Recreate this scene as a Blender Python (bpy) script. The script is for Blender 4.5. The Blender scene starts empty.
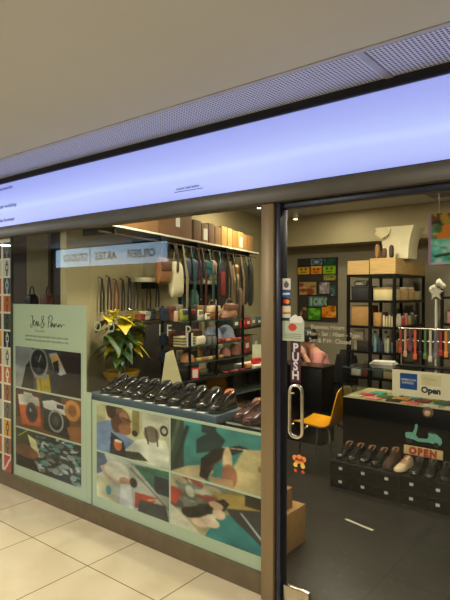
import bpy, bmesh, math, random
import numpy as np
from mathutils import Vector, Matrix, Euler
random.seed(7); R0 = random.Random(11)
sc = bpy.context.scene
COL = sc.collection
PI = math.pi

# ------------------------------------------------------------------ materials
def lin(c):
    return tuple(((v/255)/12.92 if v/255 <= .04045 else ((v/255+.055)/1.055)**2.4) for v in c)
MATS = {}
def mat(name, col=(128,128,128), rough=.5, metal=0., var=.10, scale=9., bump=0., coat=0., spec=.5, stretch=None, sheen=0.):
    if name in MATS: return MATS[name]
    m = bpy.data.materials.new(name); m.use_nodes = True
    nt = m.node_tree; N = nt.nodes; b = N['Principled BSDF']
    b.inputs['Roughness'].default_value = rough; b.inputs['Metallic'].default_value = metal
    b.inputs['Coat Weight'].default_value = coat; b.inputs['Specular IOR Level'].default_value = spec
    if sheen: b.inputs['Sheen Weight'].default_value = sheen
    tc = N.new('ShaderNodeTexCoord'); nz = N.new('ShaderNodeTexNoise')
    nz.inputs['Scale'].default_value = scale; nz.inputs['Detail'].default_value = 4
    if stretch:
        mp = N.new('ShaderNodeMapping'); mp.inputs['Scale'].default_value = stretch
        nt.links.new(tc.outputs['Object'], mp.inputs['Vector']); nt.links.new(mp.outputs['Vector'], nz.inputs['Vector'])
    else:
        nt.links.new(tc.outputs['Object'], nz.inputs['Vector'])
    rp = N.new('ShaderNodeValToRGB'); L = lin(col)
    rp.color_ramp.elements[0].position = .3; rp.color_ramp.elements[1].position = .7
    rp.color_ramp.elements[0].color = tuple(v*(1-var) for v in L)+(1,)
    rp.color_ramp.elements[1].color = tuple(min(1, v*(1+var)) for v in L)+(1,)
    nt.links.new(nz.outputs['Fac'], rp.inputs['Fac']); nt.links.new(rp.outputs['Color'], b.inputs['Base Color'])
    if bump:
        bp = N.new('ShaderNodeBump'); bp.inputs['Strength'].default_value = bump; bp.inputs['Distance'].default_value = .01
        nt.links.new(nz.outputs['Fac'], bp.inputs['Height']); nt.links.new(bp.outputs['Normal'], b.inputs['Normal'])
    MATS[name] = m; return m
def cm(col, rough=.5, **k):
    return mat('paint_%d_%d_%d_%d' % (*col, int(rough*100)), col, rough, **k)

def emit_mat(name, col, strength):
    m = bpy.data.materials.new(name); m.use_nodes = True
    N = m.node_tree.nodes; b = N['Principled BSDF']
    b.inputs['Base Color'].default_value = (.8,.8,.8,1)
    b.inputs['Emission Color'].default_value = lin(col)+(1,); b.inputs['Emission Strength'].default_value = strength
    return m

def math_node(nt, op, a, b=None, c=None):
    n = nt.nodes.new('ShaderNodeMath'); n.operation = op
    for i, v in enumerate((a, b, c)):
        if v is None: continue
        if isinstance(v, (int, float)): n.inputs[i].default_value = v
        else: nt.links.new(v, n.inputs[i])
    return n.outputs[0]

def tile_mat(name, col, col2, mortar, size, ox, oy, rough, joint=.004, nscale=2.5, speck=None, var=.5, bump=0):
    m = bpy.data.materials.new(name); m.use_nodes = True
    nt = m.node_tree; N = nt.nodes; b = N['Principled BSDF']; b.inputs['Roughness'].default_value = rough
    tc = N.new('ShaderNodeTexCoord'); mp = N.new('ShaderNodeMapping'); mp.inputs['Location'].default_value = (ox, oy, 0)
    br = N.new('ShaderNodeTexBrick'); br.offset = 0; br.squash = 1
    br.inputs['Scale'].default_value = 1; br.inputs['Brick Width'].default_value = size; br.inputs['Row Height'].default_value = size
    br.inputs['Mortar Size'].default_value = joint; br.inputs['Mortar Smooth'].default_value = .3; br.inputs['Bias'].default_value = 0
    br.inputs['Color1'].default_value = (1,1,1,1); br.inputs['Color2'].default_value = (.93,.93,.93,1)
    br.inputs['Mortar'].default_value = tuple(lin(mortar))+(1,)
    nt.links.new(tc.outputs['Object'], mp.inputs['Vector']); nt.links.new(mp.outputs['Vector'], br.inputs['Vector'])
    nz = N.new('ShaderNodeTexNoise'); nz.inputs['Scale'].default_value = nscale; nz.inputs['Detail'].default_value = 7; nz.inputs['Distortion'].default_value = .8
    nt.links.new(tc.outputs['Object'], nz.inputs['Vector'])
    rp = N.new('ShaderNodeValToRGB'); rp.color_ramp.elements[0].position = .3; rp.color_ramp.elements[1].position = .72
    rp.color_ramp.elements[0].color = lin(col)+(1,); rp.color_ramp.elements[1].color = lin(col2)+(1,)
    nt.links.new(nz.outputs['Fac'], rp.inputs['Fac'])
    cur = rp.outputs['Color']
    if speck:
        n2 = N.new('ShaderNodeTexNoise'); n2.inputs['Scale'].default_value = 26; n2.inputs['Detail'].default_value = 6; n2.inputs['Roughness'].default_value = .75
        nt.links.new(tc.outputs['Object'], n2.inputs['Vector'])
        r2 = N.new('ShaderNodeValToRGB'); r2.color_ramp.elements[0].position = .56; r2.color_ramp.elements[1].position = .74
        r2.color_ramp.elements[0].color = (0,0,0,1); r2.color_ramp.elements[1].color = (.8,.8,.8,1)
        nt.links.new(n2.outputs['Fac'], r2.inputs['Fac'])
        mx = N.new('ShaderNodeMix'); mx.data_type = 'RGBA'
        nt.links.new(r2.outputs['Color'], mx.inputs[0]); nt.links.new(cur, mx.inputs[6]); mx.inputs[7].default_value = lin(speck)+(1,)
        cur = mx.outputs[2]
    mul = N.new('ShaderNodeMix'); mul.data_type = 'RGBA'; mul.blend_type = 'MULTIPLY'; mul.inputs[0].default_value = 1
    nt.links.new(cur, mul.inputs[6]); nt.links.new(br.outputs['Color'], mul.inputs[7])
    nt.links.new(mul.outputs[2], b.inputs['Base Color'])
    return m

def perforated_mat():
    m = bpy.data.materials.new('perforated_metal'); m.use_nodes = True
    nt = m.node_tree; N = nt.nodes; b = N['Principled BSDF']; b.inputs['Roughness'].default_value = .45
    tc = N.new('ShaderNodeTexCoord'); sp = N.new('ShaderNodeSeparateXYZ'); nt.links.new(tc.outputs['Object'], sp.inputs[0])
    P = .0185
    def cell(o, off=0.):
        s = math_node(nt, 'MULTIPLY_ADD', o, 1/P, off); f = math_node(nt, 'FRACT', s); return math_node(nt, 'SUBTRACT', f, .5)
    a, c = cell(sp.outputs[0]), cell(sp.outputs[1])
    d = math_node(nt, 'SQRT', math_node(nt, 'ADD', math_node(nt, 'MULTIPLY', a, a), math_node(nt, 'MULTIPLY', c, c)))
    k = math_node(nt, 'LESS_THAN', d, .33)
    mx = N.new('ShaderNodeMix'); mx.data_type = 'RGBA'; nt.links.new(k, mx.inputs[0])
    mx.inputs[6].default_value = lin((206,214,244))+(1,); mx.inputs[7].default_value = lin((22,22,26))+(1,)
    nt.links.new(mx.outputs[2], b.inputs['Base Color']); return m

def sign_mat():
    m = bpy.data.materials.new('backlit_acrylic'); m.use_nodes = True
    nt = m.node_tree; N = nt.nodes; b = N['Principled BSDF']; b.inputs['Roughness'].default_value = .35
    b.inputs['Base Color'].default_value = lin((170,175,200))+(1,)
    tc = N.new('ShaderNodeTexCoord'); sp = N.new('ShaderNodeSeparateXYZ'); nt.links.new(tc.outputs['Object'], sp.inputs[0])
    nz = N.new('ShaderNodeTexNoise'); nz.inputs['Scale'].default_value = .9; nz.inputs['Detail'].default_value = 1
    nt.links.new(tc.outputs['Object'], nz.inputs['Vector'])
    # the tubes behind the acrylic: a bright line along the box, wandering a little from tube to tube
    off = math_node(nt, 'MULTIPLY_ADD', nz.outputs['Fac'], .06, -.03)
    dz = math_node(nt, 'SUBTRACT', math_node(nt, 'ADD', sp.outputs[2], off), 2.372)
    def gauss(w, amp):
        q = math_node(nt, 'DIVIDE', dz, w); q = math_node(nt, 'MULTIPLY', q, q)
        return math_node(nt, 'MULTIPLY', math_node(nt, 'POWER', 2.718, math_node(nt, 'MULTIPLY', q, -1.)), amp)
    g = math_node(nt, 'ADD', gauss(.03, .12), gauss(.11, .55))
    rp = N.new('ShaderNodeValToRGB'); e = rp.color_ramp.elements
    e[0].position = 0; e[0].color = lin((138,152,232))+(1,); e[1].position = 1; e[1].color = lin((200,216,246))+(1,)
    md = rp.color_ramp.elements.new(.55); md.color = lin((158,178,243))+(1,)
    nt.links.new(g, rp.inputs['Fac']); nt.links.new(rp.outputs['Color'], b.inputs['Emission Color'])
    b.inputs['Emission Strength'].default_value = .93
    return m

def glass_mat(name, tint=(1,1,1), ior=1.5, gain=1.0):
    m = bpy.data.materials.new(name); m.use_nodes = True
    nt = m.node_tree; N = nt.nodes; N.remove(N['Principled BSDF']); out = N['Material Output']
    tr = N.new('ShaderNodeBsdfTransparent'); tr.inputs[0].default_value = tuple(tint)+(1,)
    gl = N.new('ShaderNodeBsdfGlossy'); gl.inputs['Roughness'].default_value = .0
    fr = N.new('ShaderNodeFresnel'); fr.inputs['IOR'].default_value = ior
    ge = N.new('ShaderNodeNewGeometry')   # the pane's inner face reflects like its outer one
    nt.links.new(math_node(nt, 'MULTIPLY_ADD', ge.outputs['Backfacing'], 1/ior-ior, ior), fr.inputs['IOR'])
    mx = N.new('ShaderNodeMixShader')
    nt.links.new(fr.outputs[0], mx.inputs[0]); nt.links.new(tr.outputs[0], mx.inputs[1]); nt.links.new(gl.outputs[0], mx.inputs[2])
    nt.links.new(mx.outputs[0], out.inputs['Surface']); return m

def pic_mat():
    m = bpy.data.materials.new('printed_picture'); m.use_nodes = True
    N = m.node_tree.nodes; b = N['Principled BSDF']; b.inputs['Roughness'].default_value = .5; b.inputs['Specular IOR Level'].default_value = .25
    v = N.new('ShaderNodeVertexColor'); v.layer_name = 'pic'
    m.node_tree.links.new(v.outputs['Color'], b.inputs['Base Color']); return m

# ------------------------------------------------------------------ mesh builder
class MB:
    def __init__(s): s.bm = bmesh.new()
    def _add(s, verts, faces, mi=0, smooth=False):
        vs = [s.bm.verts.new(v) for v in verts]; fs = []
        for f in faces:
            try: q = s.bm.faces.new([vs[i] for i in f]); q.material_index = mi; q.smooth = smooth; fs.append(q)
            except ValueError: pass
        return vs, fs
    def box(s, x0, x1, y0, y1, z0, z1, mi=0, bev=0., M=None):
        v = [(x,y,z) for z in (z0,z1) for y in (y0,y1) for x in (x0,x1)]
        vs, fs = s._add(v, [(0,2,3,1),(4,5,7,6),(0,1,5,4),(2,6,7,3),(0,4,6,2),(1,3,7,5)], mi)
        if bev:
            es = list({e for f in fs for e in f.edges})
            r = bmesh.ops.bevel(s.bm, geom=es, offset=bev, segments=2, profile=.5, affect='EDGES', material=-1)
            vs = list({v for f in r['faces'] for v in f.verts} | {v for v in vs if v.is_valid})
            for f in r['faces']: f.material_index = mi
        if M is not None: bmesh.ops.transform(s.bm, matrix=M, verts=vs)
        return s
    def obox(s, c, d, rot=(0,0,0), mi=0, bev=0.):
        M = Matrix.Translation(c) @ Euler(rot).to_matrix().to_4x4()
        return s.box(-d[0]/2, d[0]/2, -d[1]/2, d[1]/2, -d[2]/2, d[2]/2, mi, bev, M)
    def rings(s, rings, mi=0, caps=True, smooth=True, closed=True):
        n = len(rings[0]); verts = [p for r in rings for p in r]; faces = []
        for i in range(len(rings)-1):
            for j in range(n if closed else n-1):
                k = (j+1) % n
                faces.append((i*n+j, i*n+k, (i+1)*n+k, (i+1)*n+j))
        if caps: faces += [tuple(range(n))[::-1], tuple(range((len(rings)-1)*n, len(rings)*n))]
        s._add(verts, faces, mi, smooth); return s
    def tube(s, pts, r, seg=8, mi=0, closed=False):
        pts = [Vector(p) for p in pts]; n = len(pts); rs = r if isinstance(r, (list, tuple)) else [r]*n
        rg = []; up = None
        for i, p in enumerate(pts):
            if closed: t = pts[(i+1) % n]-pts[i-1]
            else: t = pts[min(i+1, n-1)]-pts[max(i-1, 0)]
            t.normalize()
            if up is None: up = Vector((0,0,1)) if abs(t.z) < .9 else Vector((1,0,0))
            a = t.cross(up)
            if a.length < 1e-5: a = t.orthogonal()
            a.normalize(); b = a.cross(t); b.normalize(); up = b
            rg.append([tuple(p + rs[i]*(math.cos(2*PI*k/seg)*a + math.sin(2*PI*k/seg)*b)) for k in range(seg)])
        if closed: rg.append(rg[0])
        return s.rings(rg, mi, caps=not closed)
    def cyl(s, p0, p1, r0, r1=None, seg=16, mi=0): return s.tube([p0, p1], [r0, r0 if r1 is None else r1], seg, mi)
    def lathe(s, prof, c=(0,0,0), seg=20, mi=0, caps=True, sx=1., sy=1.):
        return s.rings([[(c[0]+sx*r*math.cos(2*PI*k/seg), c[1]+sy*r*math.sin(2*PI*k/seg), c[2]+z) for k in range(seg)] for r, z in prof], mi, caps)
    def prism(s, poly, f0, f1, mi=0, smooth=False):
        # poly: list of 2d points; f0/f1 map a 2d point to the two 3d faces
        n = len(poly); v = [f0(*p) for p in poly]+[f1(*p) for p in poly]
        fc = [tuple(range(n))[::-1], tuple(range(n, 2*n))]+[(i, (i+1) % n, n+(i+1) % n, n+i) for i in range(n)]
        s._add(v, fc, mi, smooth); return s
    def pillow(s, w, h, d, c=(0,0,0), e=3., nu=12, nv=10, taper=0., mi=0):
        # soft box: width along y, height along z (base at c), depth along x
        rg = []
        for i in range(nv+1):
            t = i/nv; q = 2*t-1; k = (1-abs(q)**e)**(1/e) if 0 < i < nv else .12
            k = max(k, .12); ww = w/2*(.82+.18*k)*(1-taper*t); dd = d/2*k
            rg.append([(c[0]+dd*math.copysign(abs(math.cos(a))**.7, math.cos(a)), c[1]+ww*math.copysign(abs(math.sin(a))**.6, math.sin(a)), c[2]+h*t) for a in [2*PI*j/nu for j in range(nu)]])
        return s.rings(rg, mi)
    def build(s, name, mats, parent=None, loc=None, rz=0, sharp=35):
        bmesh.ops.recalc_face_normals(s.bm, faces=s.bm.faces)
        me = bpy.data.meshes.new(name); s.bm.to_mesh(me); s.bm.free()
        for m in (mats if isinstance(mats, (list, tuple)) else [mats]): me.materials.append(m)
        try: me.set_sharp_from_angle(angle=math.radians(sharp))
        except Exception: pass
        o = bpy.data.objects.new(name, me); COL.objects.link(o)
        if parent: o.parent = parent
        if loc: o.location = loc
        if rz: o.rotation_euler = (0,0,rz)
        return o
def tag(o, label=None, cat=None, group=None, kind=None):
    if label: o['label'] = label
    if cat: o['category'] = cat
    if group: o['group'] = group
    if kind: o['kind'] = kind
    return o
def thing(name, label, cat, loc=(0,0,0), rz=0, group=None):
    o = bpy.data.objects.new(name, None); COL.objects.link(o); o.empty_display_size = .05
    o.location = loc; o.rotation_euler = (0,0,rz); return tag(o, label, cat, group)
def struct(o): o['kind'] = 'structure'; return o
def dup(root, loc, rz, label=None, group=None, mats=None):
    r = root.copy(); COL.objects.link(r); r.location = loc; r.rotation_euler = (0,0,rz)
    if label: r['label'] = label
    if group: r['group'] = group
    for ch in list(root.children):
        c = ch.copy(); COL.objects.link(c); c.parent = r
        for g in ch.children:
            d = g.copy(); COL.objects.link(d); d.parent = c
    return r
def text_mesh(name, body, size, M, m, parent=None, ext=.0006, align='LEFT', shear=0, space=1., bold=0.):
    cu = bpy.data.curves.new('txt', 'FONT'); cu.body = body; cu.size = size; cu.extrude = ext; cu.align_x = align; cu.shear = shear; cu.space_character = space
    cu.resolution_u = 3; cu.offset = bold
    t = bpy.data.objects.new('txt', cu); COL.objects.link(t)
    bpy.context.view_layer.update()
    me = bpy.data.meshes.new_from_object(t.evaluated_get(bpy.context.evaluated_depsgraph_get()))
    bpy.data.objects.remove(t); me.name = name; me.transform(M); me.materials.clear(); me.materials.append(m)
    o = bpy.data.objects.new(name, me); COL.objects.link(o)
    if parent: o.parent = parent
    return o
def front(x, y, z):   # text on a plane facing -y, reading along +x
    return Matrix.Translation((x, y, z)) @ Matrix.Rotation(PI/2, 4, 'X')

# ------------------------------------------------------------------ painted pictures
class Pic:
    def __init__(s, w, h, bg):
        s.w, s.h = w, h; s.a = np.ones((h, w, 3))*np.array(bg, float)
        s.u, s.v = np.meshgrid((np.arange(w)+.5)/w, (np.arange(h)+.5)/h)
    def put(s, m, c, al=1.):
        m = (m*al)[..., None]; s.a = s.a*(1-m)+np.array(c, float)*m; return s
    def ell(s, x, y, rx, ry, c, al=1., rot=0.):
        dx, dy = s.u-x, s.v-y; ca, sa = math.cos(rot), math.sin(rot); p, q = dx*ca+dy*sa, -dx*sa+dy*ca
        d = np.sqrt((p/rx)**2+(q/ry)**2); return s.put(np.clip((1.06-d)/.12, 0, 1), c, al)
    def poly(s, pts, c, al=1.):
        ins = np.zeros(s.u.shape, bool); n = len(pts)
        for i in range(n):
            x1, y1 = pts[i]; x2, y2 = pts[(i+1) % n]
            if y1 == y2: continue
            cnd = ((y1 > s.v) != (y2 > s.v)) & (s.u < (x2-x1)*(s.v-y1)/(y2-y1)+x1); ins ^= cnd
        return s.put(ins.astype(float), c, al)
    def rect(s, x0, y0, x1, y1, c, al=1.): return s.poly([(x0,y0),(x1,y0),(x1,y1),(x0,y1)], c, al)
    def line(s, x0, y0, x1, y1, wd, c, al=1.):
        dx, dy = x1-x0, y1-y0; L = dx*dx+dy*dy; t = np.clip(((s.u-x0)*dx+(s.v-y0)*dy)/L, 0, 1)
        d = np.hypot(s.u-x0-t*dx, (s.v-y0-t*dy)); return s.put(np.clip((wd-d)/wd*2, 0, 1), c, al)
    def grad(s, c0, c1, horiz=True):
        t = (s.u if horiz else s.v)[..., None]; s.a = np.array(c0)*(1-t)+np.array(c1)*t; return s
    def jumble(s, x0, y0, x1, y1, cols, n, r, seed=1):
        g = random.Random(seed)
        for _ in range(n): s.ell(g.uniform(x0,x1), g.uniform(y0,y1), r*g.uniform(.4,1.3), r*g.uniform(.4,1.6), g.choice(cols), .9, g.uniform(0,3))
        return s
    def photo(s, seed):
        g = np.random.RandomState(seed); f = np.zeros((s.h, s.w))
        for n, am in ((4,.14),(10,.09),(60,.05)):
            q = g.uniform(-1, 1, (n+2, n+2)); x = s.u*n; y = s.v*n; i = x.astype(int); j = y.astype(int); a = x-i; c = y-j
            a = a*a*(3-2*a); c = c*c*(3-2*c)
            f += am*((q[j,i]*(1-a)+q[j,i+1]*a)*(1-c)+(q[j+1,i]*(1-a)+q[j+1,i+1]*a)*c)
        m_ = s.a.mean(axis=2, keepdims=True); s.a = m_+(s.a-m_)*.86; s.a = 112+(s.a-112)*1.16-6; s.a = s.a*np.clip((.92+1.0*f), .3, 1.3)[..., None]; return s
    def blur(s, k=1):
        for _ in range(k):
            p = np.pad(s.a, ((1,1),(1,1),(0,0)), 'edge')
            s.a = (p[:-2,1:-1]+p[2:,1:-1]+p[1:-1,:-2]+p[1:-1,2:]+2*p[1:-1,1:-1])/6
        return s
PICM = pic_mat()
def picture(name, pic, f, parent=None, thick=.0015):
    # f(u, v) -> 3d point (u right, v down); one small quad per colour cell, on a thin sheet
    w, h = pic.w, pic.h
    P = [f(i/w, j/h) for j in range(h+1) for i in range(w+1)]
    n = (Vector(f(1,0))-Vector(f(0,0))).cross(Vector(f(0,1))-Vector(f(0,0))).normalized()*thick
    nv = len(P); ed = [0, w, (h+1)*(w+1)-1, h*(w+1)]
    P += [tuple(Vector(P[k])+n) for k in ed]
    F = [(j*(w+1)+i, (j+1)*(w+1)+i, (j+1)*(w+1)+i+1, j*(w+1)+i+1) for j in range(h) for i in range(w)]
    F.append((nv, nv+1, nv+2, nv+3))
    me = bpy.data.meshes.new(name); me.from_pydata(P, [], F); me.materials.append(PICM)
    at = me.color_attributes.new('pic', 'FLOAT_COLOR', 'CORNER')
    c = np.clip(pic.a, 0, 255)/255; c = np.where(c <= .04045, c/12.92, ((c+.055)/1.055)**2.4).reshape(-1, 3)
    data = np.ones((w*h*4+4, 4)); data[:w*h*4, :3] = np.repeat(c, 4, axis=0); data[w*h*4:, :3] = .3
    at.data.foreach_set('color', data.ravel())
    o = bpy.data.objects.new(name, me); COL.objects.link(o)
    if parent: o.parent = parent
    return o

# ------------------------------------------------------------------ camera (fitted to the photograph's vanishing points)
cam = bpy.data.cameras.new('camera'); co = bpy.data.objects.new('camera', cam); COL.objects.link(co); sc.camera = co
cam.sensor_fit = 'VERTICAL'; cam.sensor_height = 24; cam.lens = 24*532.6/600; cam.clip_start = .05
co.location = (0,-2.4,1.65); co.rotation_euler = (math.radians(90-.645), 0, math.radians(38.65))

# ------------------------------------------------------------------ shared materials
M_ceil = mat('painted_plaster', (194,196,200), .8, var=.02, scale=1.5)
M_alu = mat('bronze_aluminium', (132,112,80), .42, .35, var=.05, scale=30, stretch=(1,1,.05))
M_kerb = mat('brown_kerb_stone', (98,84,60), .4, var=.12, scale=12)
M_head = mat('grey_brown_aluminium', (92,88,80), .4, .3, var=.05)
M_navy = mat('dark_navy_frame', (30,32,48), .35, .2, var=.05)
M_black = mat('black_laminate', (17,15,13), .35, var=.2, scale=20, spec=.3)
M_blackmetal = mat('black_steel', (24,23,22), .4, .5, var=.15)
M_steel = mat('brushed_steel', (214,206,190), .24, 1., var=.05, scale=40, stretch=(1,1,.05))
M_chrome = mat('chrome', (205,200,190), .12, 1., var=.02)
M_wallb = mat('beige_wall_paint', (172,160,122), .8, var=.03, scale=3)
M_wallg = mat('grey_beige_wall_paint', (150,142,118), .8, var=.03, scale=3)
M_wood = mat('pale_pine', (190,156,98), .55, var=.18, scale=6, stretch=(1,1,12))
M_dwood = mat('dark_wood', (58,42,30), .5, var=.2, scale=6, stretch=(8,1,1))
M_card = mat('brown_cardboard', (150,108,62), .8, var=.08, scale=14)
M_card2 = mat('tan_cardboard', (172,130,74), .8, var=.08, scale=14)
M_white = mat('white_card', (225,220,205), .6, var=.03)
M_cream = mat('cream_card', (222,212,178), .6, var=.03)
M_film = mat('frosted_window_film', (178,190,164), .35, var=.015, scale=2)
M_glass = glass_mat('shop_glass', (.95,.97,.95), 1.34)
M_glassd = glass_mat('door_glass', (.95,.96,.95), 1.24)
M_glass2 = glass_mat('cabinet_glass', (.93,.95,.94), 1.4)
M_edge = mat('glass_edge', (58,86,84), .2, var=.05)
M_leaf = mat('green_leaf', (62,92,28), .45, var=.35, scale=12)
M_yleaf = mat('yellow_leaf', (214,196,36), .45, var=.25, scale=14)
M_skin = mat('skin', (196,140,112), .55, var=.05)
M_hair = mat('black_hair', (24,20,18), .5, var=.3, scale=60)

# ------------------------------------------------------------------ the setting
def sbox(name, m, *a, bev=0.):
    b = MB(); b.box(*a, bev=bev); return struct(b.build(name, m))
sbox('floor', tile_mat('polished_beige_tile', (200,182,146), (218,202,168), (110,94,68), .605, 2.66-.605*20+.0, .41+.605*20, .16, .0035), -14, 6, -4.3, -.013, -.05, 0)
sbox('floor', tile_mat('dark_grey_stone', (40,38,34), (53,50,44), (110,110,110), .6, 0, 0, .3, .004, 5, speck=(112,108,98)), -6.2, 4, -.013, 5.0, -.06, 0)
sbox('ceiling', M_ceil, -14, 6, -4.3, -.455, 2.60, 2.68)
sbox('ceiling', perforated_mat(), -14, 6, -.44, -.03, 2.635, 2.66)
sbox('trim_1', mat('pale_metal_trim', (176,174,170), .4, .3), -14, 6, -.455, -.425, 2.596, 2.665)
sbox('trim_2', mat('black_shadow_gap', (26,26,28), .6), -14, 6, -.035, .05, 2.595, 2.665)
struct_x = (2.85, 1.5)
for k, xx in enumerate((-.935,1.62)):   # joints between perforated panels
    sbox('trim_3', mat('pale_metal_trim2', (170,172,180), .4, .3), xx-.018, xx+.018, -.425, -.03, 2.630, 2.636)
M_sceil = mat('shop_ceiling_paint', (186,186,184), .8, var=.02, scale=2)
sbox('ceiling', M_sceil, -6.2, 4, .05, 5.0, 2.80, 2.86)
sbox('wall_back', M_wallg, -6.2, 4, 4.85, 4.95, 0, 2.80)
sbox('trim_4', M_wallb, -5.2, 4, 4.45, 4.845, 2.36, 2.798)                       # bulkhead over the back wall
sbox('wall_front', mat('dark_fascia', (60,58,54), .6), -14, 6, .06, .12, 2.215, 2.80)
A = math.radians(14.13)
def wp(s, d=0., z=0.):       # s metres along the left wall's shelf line, d metres out from it into the shop
    return (-3.243-math.sin(A)*s+math.cos(A)*d, .224+math.cos(A)*s+math.sin(A)*d, z)
b = MB(); b.box(-.06, 0, -.085, 4.80, 0, 2.795); struct(b.build('wall_left', M_wallb, loc=wp(0,-.33), rz=A))
sbox('wall_niche', mat('brown_niche_panel', (62,44,34), .6, var=.12), -5.6, -3.78, .62, .68, 0, 2.795)
sbox('trim_5', mat('niche_board', (160,146,108), .7), -4.98, -4.60, .585, .615, 1.55, 2.45)
sbox('wall_right', M_wallb, 2.4, 2.5, .12, 4.85, 0, 2.80)
# kerb, header, posts
sbox('baseboard_front', M_kerb, -14, -1.56, -.014, .05, 0, .113, bev=.003)
sbox('trim_6', M_head, -14, 6, -.06, .055, 2.133, 2.214, bev=.003)
sbox('trim_7', M_alu, -1.636, -1.557, -.045, .05, .0, 2.13, bev=.003)
sbox('trim_8', M_navy, -1.555, -1.523, -.03, .04, 0, 2.13, bev=.002)
sbox('trim_9', M_navy, -1.523, .6, -.012, .04, 2.100, 2.132, bev=.002)
sbox('window_1', M_glass, -4.241, -3.174, -.005, .005, .114, 2.132)
sbox('window_2', M_glass, -3.168, -1.638, -.005, .005, .114, 2.132)
sbox('window_3', M_glass, -5.6, -4.2505, -.005, .005, .114, 2.132)
sbox('trim_10', mat('joint_seal', (60,64,56), .5), -4.249, -4.242, -.006, .02, .114, 2.132)
sbox('wall_opposite', mat('opposite_wall', (58,52,44), .7), -14, 6, -4.30, -4.26, 0, 2.62)

# ------------------------------------------------------------------ lit fascia sign
sg = thing('light_box_sign', 'long backlit periwinkle blue fascia sign running above the whole shopfront', 'sign', (0,0,2.4))
b = MB(); b.box(-13, 5, -.03, .03, 2.222, 2.592); f = b.build('sign_face', sign_mat(), sg, (0,0,-2.4))
b = MB(); b.box(-13, 5, -.042, .03, 2.585, 2.594); b.box(-13, 5, -.042, .03, 2.215, 2.222); b.build('frame', mat('sign_frame', (60,60,66), .4, .5), sg, (0,0,-2.4))
M_ink = mat('slate_blue_ink', (70,78,130), .5)
for body, z, xe in (('leather accessories', 2.545, -4.16), ('shoe repair workshop', 2.392, -4.10), ('bespoke footwear', 2.275, -4.13)):
    o = text_mesh('lettering', body, .045, front(xe, -.033, z-.012-2.4), M_ink, sg, align='RIGHT')
o = text_mesh('lettering', 'custom made leather', .022, front(-2.275, -.033, 2.285-2.4), M_ink, sg)
b = MB(); b.box(-2.29, -2.06, -.033, -.0305, 2.272, 2.275); b.build('underline', M_ink, sg, (0,0,-2.4))

# sign of the shop across the corridor (seen mirrored in the glass)
og = thing('illuminated_sign', 'pale blue lit sign across the corridor, seen mirrored in the window glass', 'sign', (-8.1,-4.1,2.2))
b = MB(); b.box(-1.62, 1.62, -.1, 0, 0, .36); b.build('sign_face', emit_mat('opposite_sign_glow', (150,190,225), 8.), og)
b = MB(); b.box(-1.72, 1.72, -.13, -.02, -.06, 0); b.box(-1.72, 1.72, -.13, -.02, .36, .41); b.box(-1.72, -1.62, -.13, -.02, 0, .36); b.box(1.62, 1.72, -.13, -.02, 0, .36)
b.build('frame', mat('sign_case', (26,28,40), .5), og)
M_ink2 = mat('navy_lettering', (10,14,30), .6)
Mt = Matrix.Translation((0,.004,.11)) @ Matrix.Rotation(PI, 4, 'Z') @ Matrix.Rotation(PI/2, 4, 'X')
for wd, dx in (('OILBEИ', -.98), ('ARTES', .0), ('STUDIO', .95)): text_mesh('lettering', wd, .205, Matrix.Translation((-dx,0,0)) @ Mt, M_ink2, og, align='CENTER', space=1.1, bold=.006)

# ------------------------------------------------------------------ window graphics
def flatuv(x0, x1, z0, z1, y): return lambda u, v: (x0+(x1-x0)*u, y, z1-(z1-z0)*v)
W1, H1 = 132, 84
def pA():
    p = Pic(W1, H1, (60,58,60)).grad((104,104,104), (44,34,36))
    p.ell(.05,.8,.18,.5,(150,150,150)).ell(.12,.2,.2,.3,(130,132,134)).poly([(.18,.45),(.3,.2),(.3,1),(.1,1)], (20,18,20))
    p.rect(.72,0,1,1,(58,40,40))
    for k in range(9): p.line(.73+.033*k,.1,.70+.034*k,1,.008,(30,18,20))
    p.poly([(.30,.0),(.46,.0),(.5,.2),(.28,.2)], (44,40,38))
    p.poly([(.34,.62),(.54,.58),(.58,1),(.36,1)], (186,158,30)).line(.4,.66,.43,1,.015,(150,120,20))
    p.poly([(.28,.55),(.5,.55),(.52,.7),(.32,.72)], (140,140,140))
    p.ell(.385,.33,.145,.36,(150,152,150)).ell(.385,.33,.125,.31,(62,64,64)).ell(.385,.33,.115,.285,(30,32,34))
    p.ell(.35,.25,.03,.07,(70,72,72)).ell(.43,.25,.03,.07,(70,72,72)).ell(.385,.48,.03,.07,(70,72,72)).line(.385,.33,.42,.15,.008,(220,220,210))
    p.poly([(.54,.1),(.66,.05),(.8,.5),(.66,.62)], (160,160,158)).poly([(.58,.14),(.66,.1),(.72,.36),(.64,.42)], (214,150,60)).poly([(.6,.3),(.68,.22),(.7,.5),(.64,.55)], (34,34,36)).ell(.66,.7,.09,.16,(48,50,60))
    return p.photo(3).blur(1)
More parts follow.
